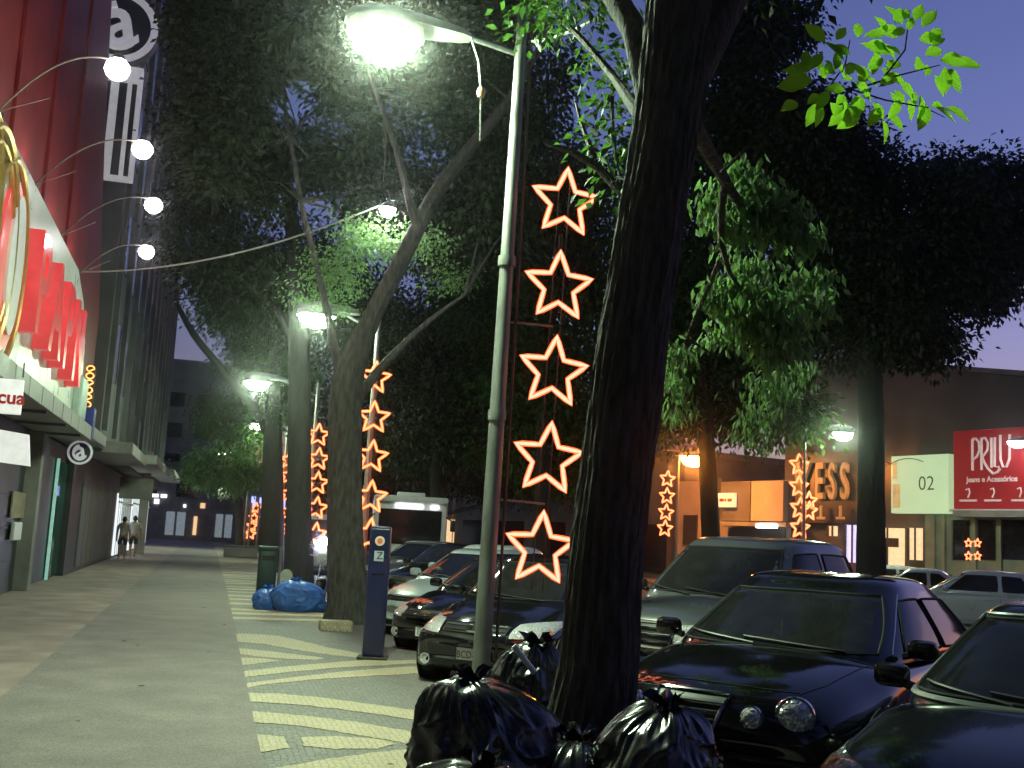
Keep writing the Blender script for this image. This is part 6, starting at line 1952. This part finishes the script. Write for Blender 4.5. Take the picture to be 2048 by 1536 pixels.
# ================================================================== PEOPLE
def skin_mesh(verts, edges, radii, root=0, sub=2):
    me = bpy.data.meshes.new('person')
    me.from_pydata([tuple(v) for v in verts], edges, [])
    o = bpy.data.objects.new('tmp', me); COL.objects.link(o)
    sk_m = o.modifiers.new('skin', 'SKIN')
    sd_ = o.data.skin_vertices[0].data
    for i, r_ in enumerate(radii): sd_[i].radius = (r_, r_) if not isinstance(r_, tuple) else r_
    for d_ in sd_: d_.use_root = False
    sd_[root].use_root = True
    s = o.modifiers.new('s', 'SUBSURF'); s.levels = sub; s.render_levels = sub
    dg = bpy.context.evaluated_depsgraph_get()
    out = bpy.data.meshes.new_from_object(o.evaluated_get(dg))
    bpy.data.objects.remove(o)
    return out
SKIN = M('skin', (.30, .17, .11), .55, var=.1)
def person(label, pos, rz, h, shirt, shorts, hair, stride=.16, swing=.18):
    t = thing('person', label, 'person', pos, rz, 'two people walking away')
    k = h / 1.75
    # facing -y is towards the camera; these two walk away, so they face +y
    V = [(0, 0, .95), (0, .01, 1.12), (0, .0, 1.32), (0, .0, 1.45), (0, .01, 1.52), (0, .02, 1.60), (0, .02, 1.70)]
    R_ = [(.15, .11), (.14, .10), (.17, .11), (.11, .08), .052, (.078, .09), (.065, .075)]
    Ed = [(0, 1), (1, 2), (2, 3), (3, 4), (4, 5), (5, 6)]
    for s in (1, -1):
        n = len(V)
        st_ = stride * s
        V += [(s * .10, .0, .90), (s * .11, st_ * .55 + .03, .50), (s * .11, st_ - (.10 if s < 0 else 0), .09), (s * .12, st_ + .13 - (.10 if s < 0 else 0), .035)]
        R_ += [.095, .062, .042, .035]
        Ed += [(0, n), (n, n + 1), (n + 1, n + 2), (n + 2, n + 3)]
        n = len(V)
        V += [(s * .19, 0, 1.41), (s * .25, -swing * s * .5, 1.13), (s * .25, -swing * s + .06, .88), (s * .245, -swing * s + .09, .78)]
        R_ += [.058, .043, .032, .034]
        Ed += [(3, n), (n, n + 1), (n + 1, n + 2), (n + 2, n + 3)]
        m_ = n + 3
        for q in range(4):          # short bent fingers
            V += [(s * (.235 + .006 * q), -swing * s + .075 + .016 * q, .70 + .006 * abs(q - 1.5))]; R_ += [.009]; Ed += [(m_, len(V) - 1)]
        V += [(s * .215, -swing * s + .12, .745)]; R_ += [.011]; Ed += [(m_, len(V) - 1)]
    V = [Vector(v) * k for v in V]
    R_ = [tuple(x * k for x in r_) if isinstance(r_, tuple) else r_ * k for r_ in R_]
    me = skin_mesh(V, Ed, R_)
    link_mesh('body', me, SKIN, t, True)
    # shirt over torso and upper arms
    SV = [V[1], V[2], V[3], Vector((.19, 0, 1.41)) * k, V[12 + 0] * 1, Vector((-.19, 0, 1.41)) * k, Vector((-.245, swing * .3, 1.22)) * k]
    SV[4] = Vector((.245, -swing * .3, 1.22)) * k
    SV.insert(0, Vector((0, 0, .93)) * k)
    me = skin_mesh(SV, [(0, 1), (1, 2), (2, 3), (3, 4), (4, 5), (3, 6), (6, 7)], [(.175 * k, .13 * k), (.165 * k, .12 * k), (.19 * k, .13 * k), (.12 * k, .095 * k), .075 * k, .065 * k, .075 * k, .065 * k])
    link_mesh('shirt', me, shirt, t, True)
    PV = [Vector((0, 0, 1.0)) * k, Vector((0, 0, .92)) * k]
    Pe, Pr = [(0, 1)], [(.165 * k, .125 * k), (.175 * k, .13 * k)]
    for s in (1, -1):
        n = len(PV); PV += [Vector((s * .10, .01, .86)) * k, Vector((s * .11, stride * s * .5 + .02, .56)) * k]; Pr += [.112 * k, .088 * k]; Pe += [(1, n), (n, n + 1)]
    me = skin_mesh(PV, Pe, Pr)
    link_mesh('shorts', me, shorts, t, True)
    b = MB(); b.lathe([(0, .115), (.05, .105), (.085, .06), (.098, .0), (.092, -.05), (.08, -.085), (.0, -.09)], (0, 0, 0), 16)
    o = b.build('hair', hair, t, True); o.location = Vector((0, .0, 1.655)) * k; o.scale = (k * .92, k * 1.0, k * 1.05)
    for s in (1, -1):
        b = MB(); b.box((0, 0, 0), (.02, .035, .055), bev=.009); o = b.build('ear', SKIN, t, True); o.location = Vector((s * .088, .03, 1.62)) * k
    b = MB(); b.box((0, 0, 0), (.022, .03, .04), bev=.009); o = b.build('nose', SKIN, t, True); o.location = Vector((0, .118, 1.62)) * k
    for s in (1, -1):
        st_ = stride * s - (.10 if s < 0 else 0)
        b = MB(); b.box((s * .115, st_ + .05, .04), (.095, .27, .075), bev=.03); o = b.build('shoe', M('shoe', (.5, .5, .48), .6), t, True); o.scale = (k, k, k)
    return t
P1 = at(238, 1118, Z=0); P2 = at(256, 1117, Z=0)
sh_grey = M('grey_white_shirt', (.42, .41, .39), .8); sh_dark = M('dark_shorts', (.02, .02, .022), .8); hairm = M('dark_hair', (.015, .012, .01), .6)
person('person in a pale shirt and dark shorts, left one of the walking pair', (P1.x + .05, 47.0, 0), rad(4), 1.66, sh_grey, sh_dark, hairm, .14)
person('person in a pale shirt and dark shorts, right one nearer the lit shop', (P2.x + .12, 48.0, 0), rad(-5), 1.72, M('pale_shirt', (.48, .46, .43), .8), sh_dark, hairm, -.16, -.15)

# ================================================================== ADDED GLOW VOLUME (imitates lens bloom)
def bloom_box(density):  # thin scattering volume added to imitate lens bloom round the lamps
    b = MB()
    b.box((2, 70, 14.4), (150, 210, 31.2))
    mt = bpy.data.materials.new('bloom_volume')
    mt.use_nodes = True
    nt = mt.node_tree
    nt.nodes.clear()
    out = nt.nodes.new('ShaderNodeOutputMaterial')
    pv = nt.nodes.new('ShaderNodeVolumePrincipled')
    pv.inputs['Color'].default_value = (.92, .93, .95, 1)
    pv.inputs['Density'].default_value = density
    pv.inputs['Anisotropy'].default_value = .975
    nt.links.new(pv.outputs[0], out.inputs['Volume'])
    o = b.build('lamp_bloom', mt)
    o["kind"] = "stuff"
bloom_box(.0012)
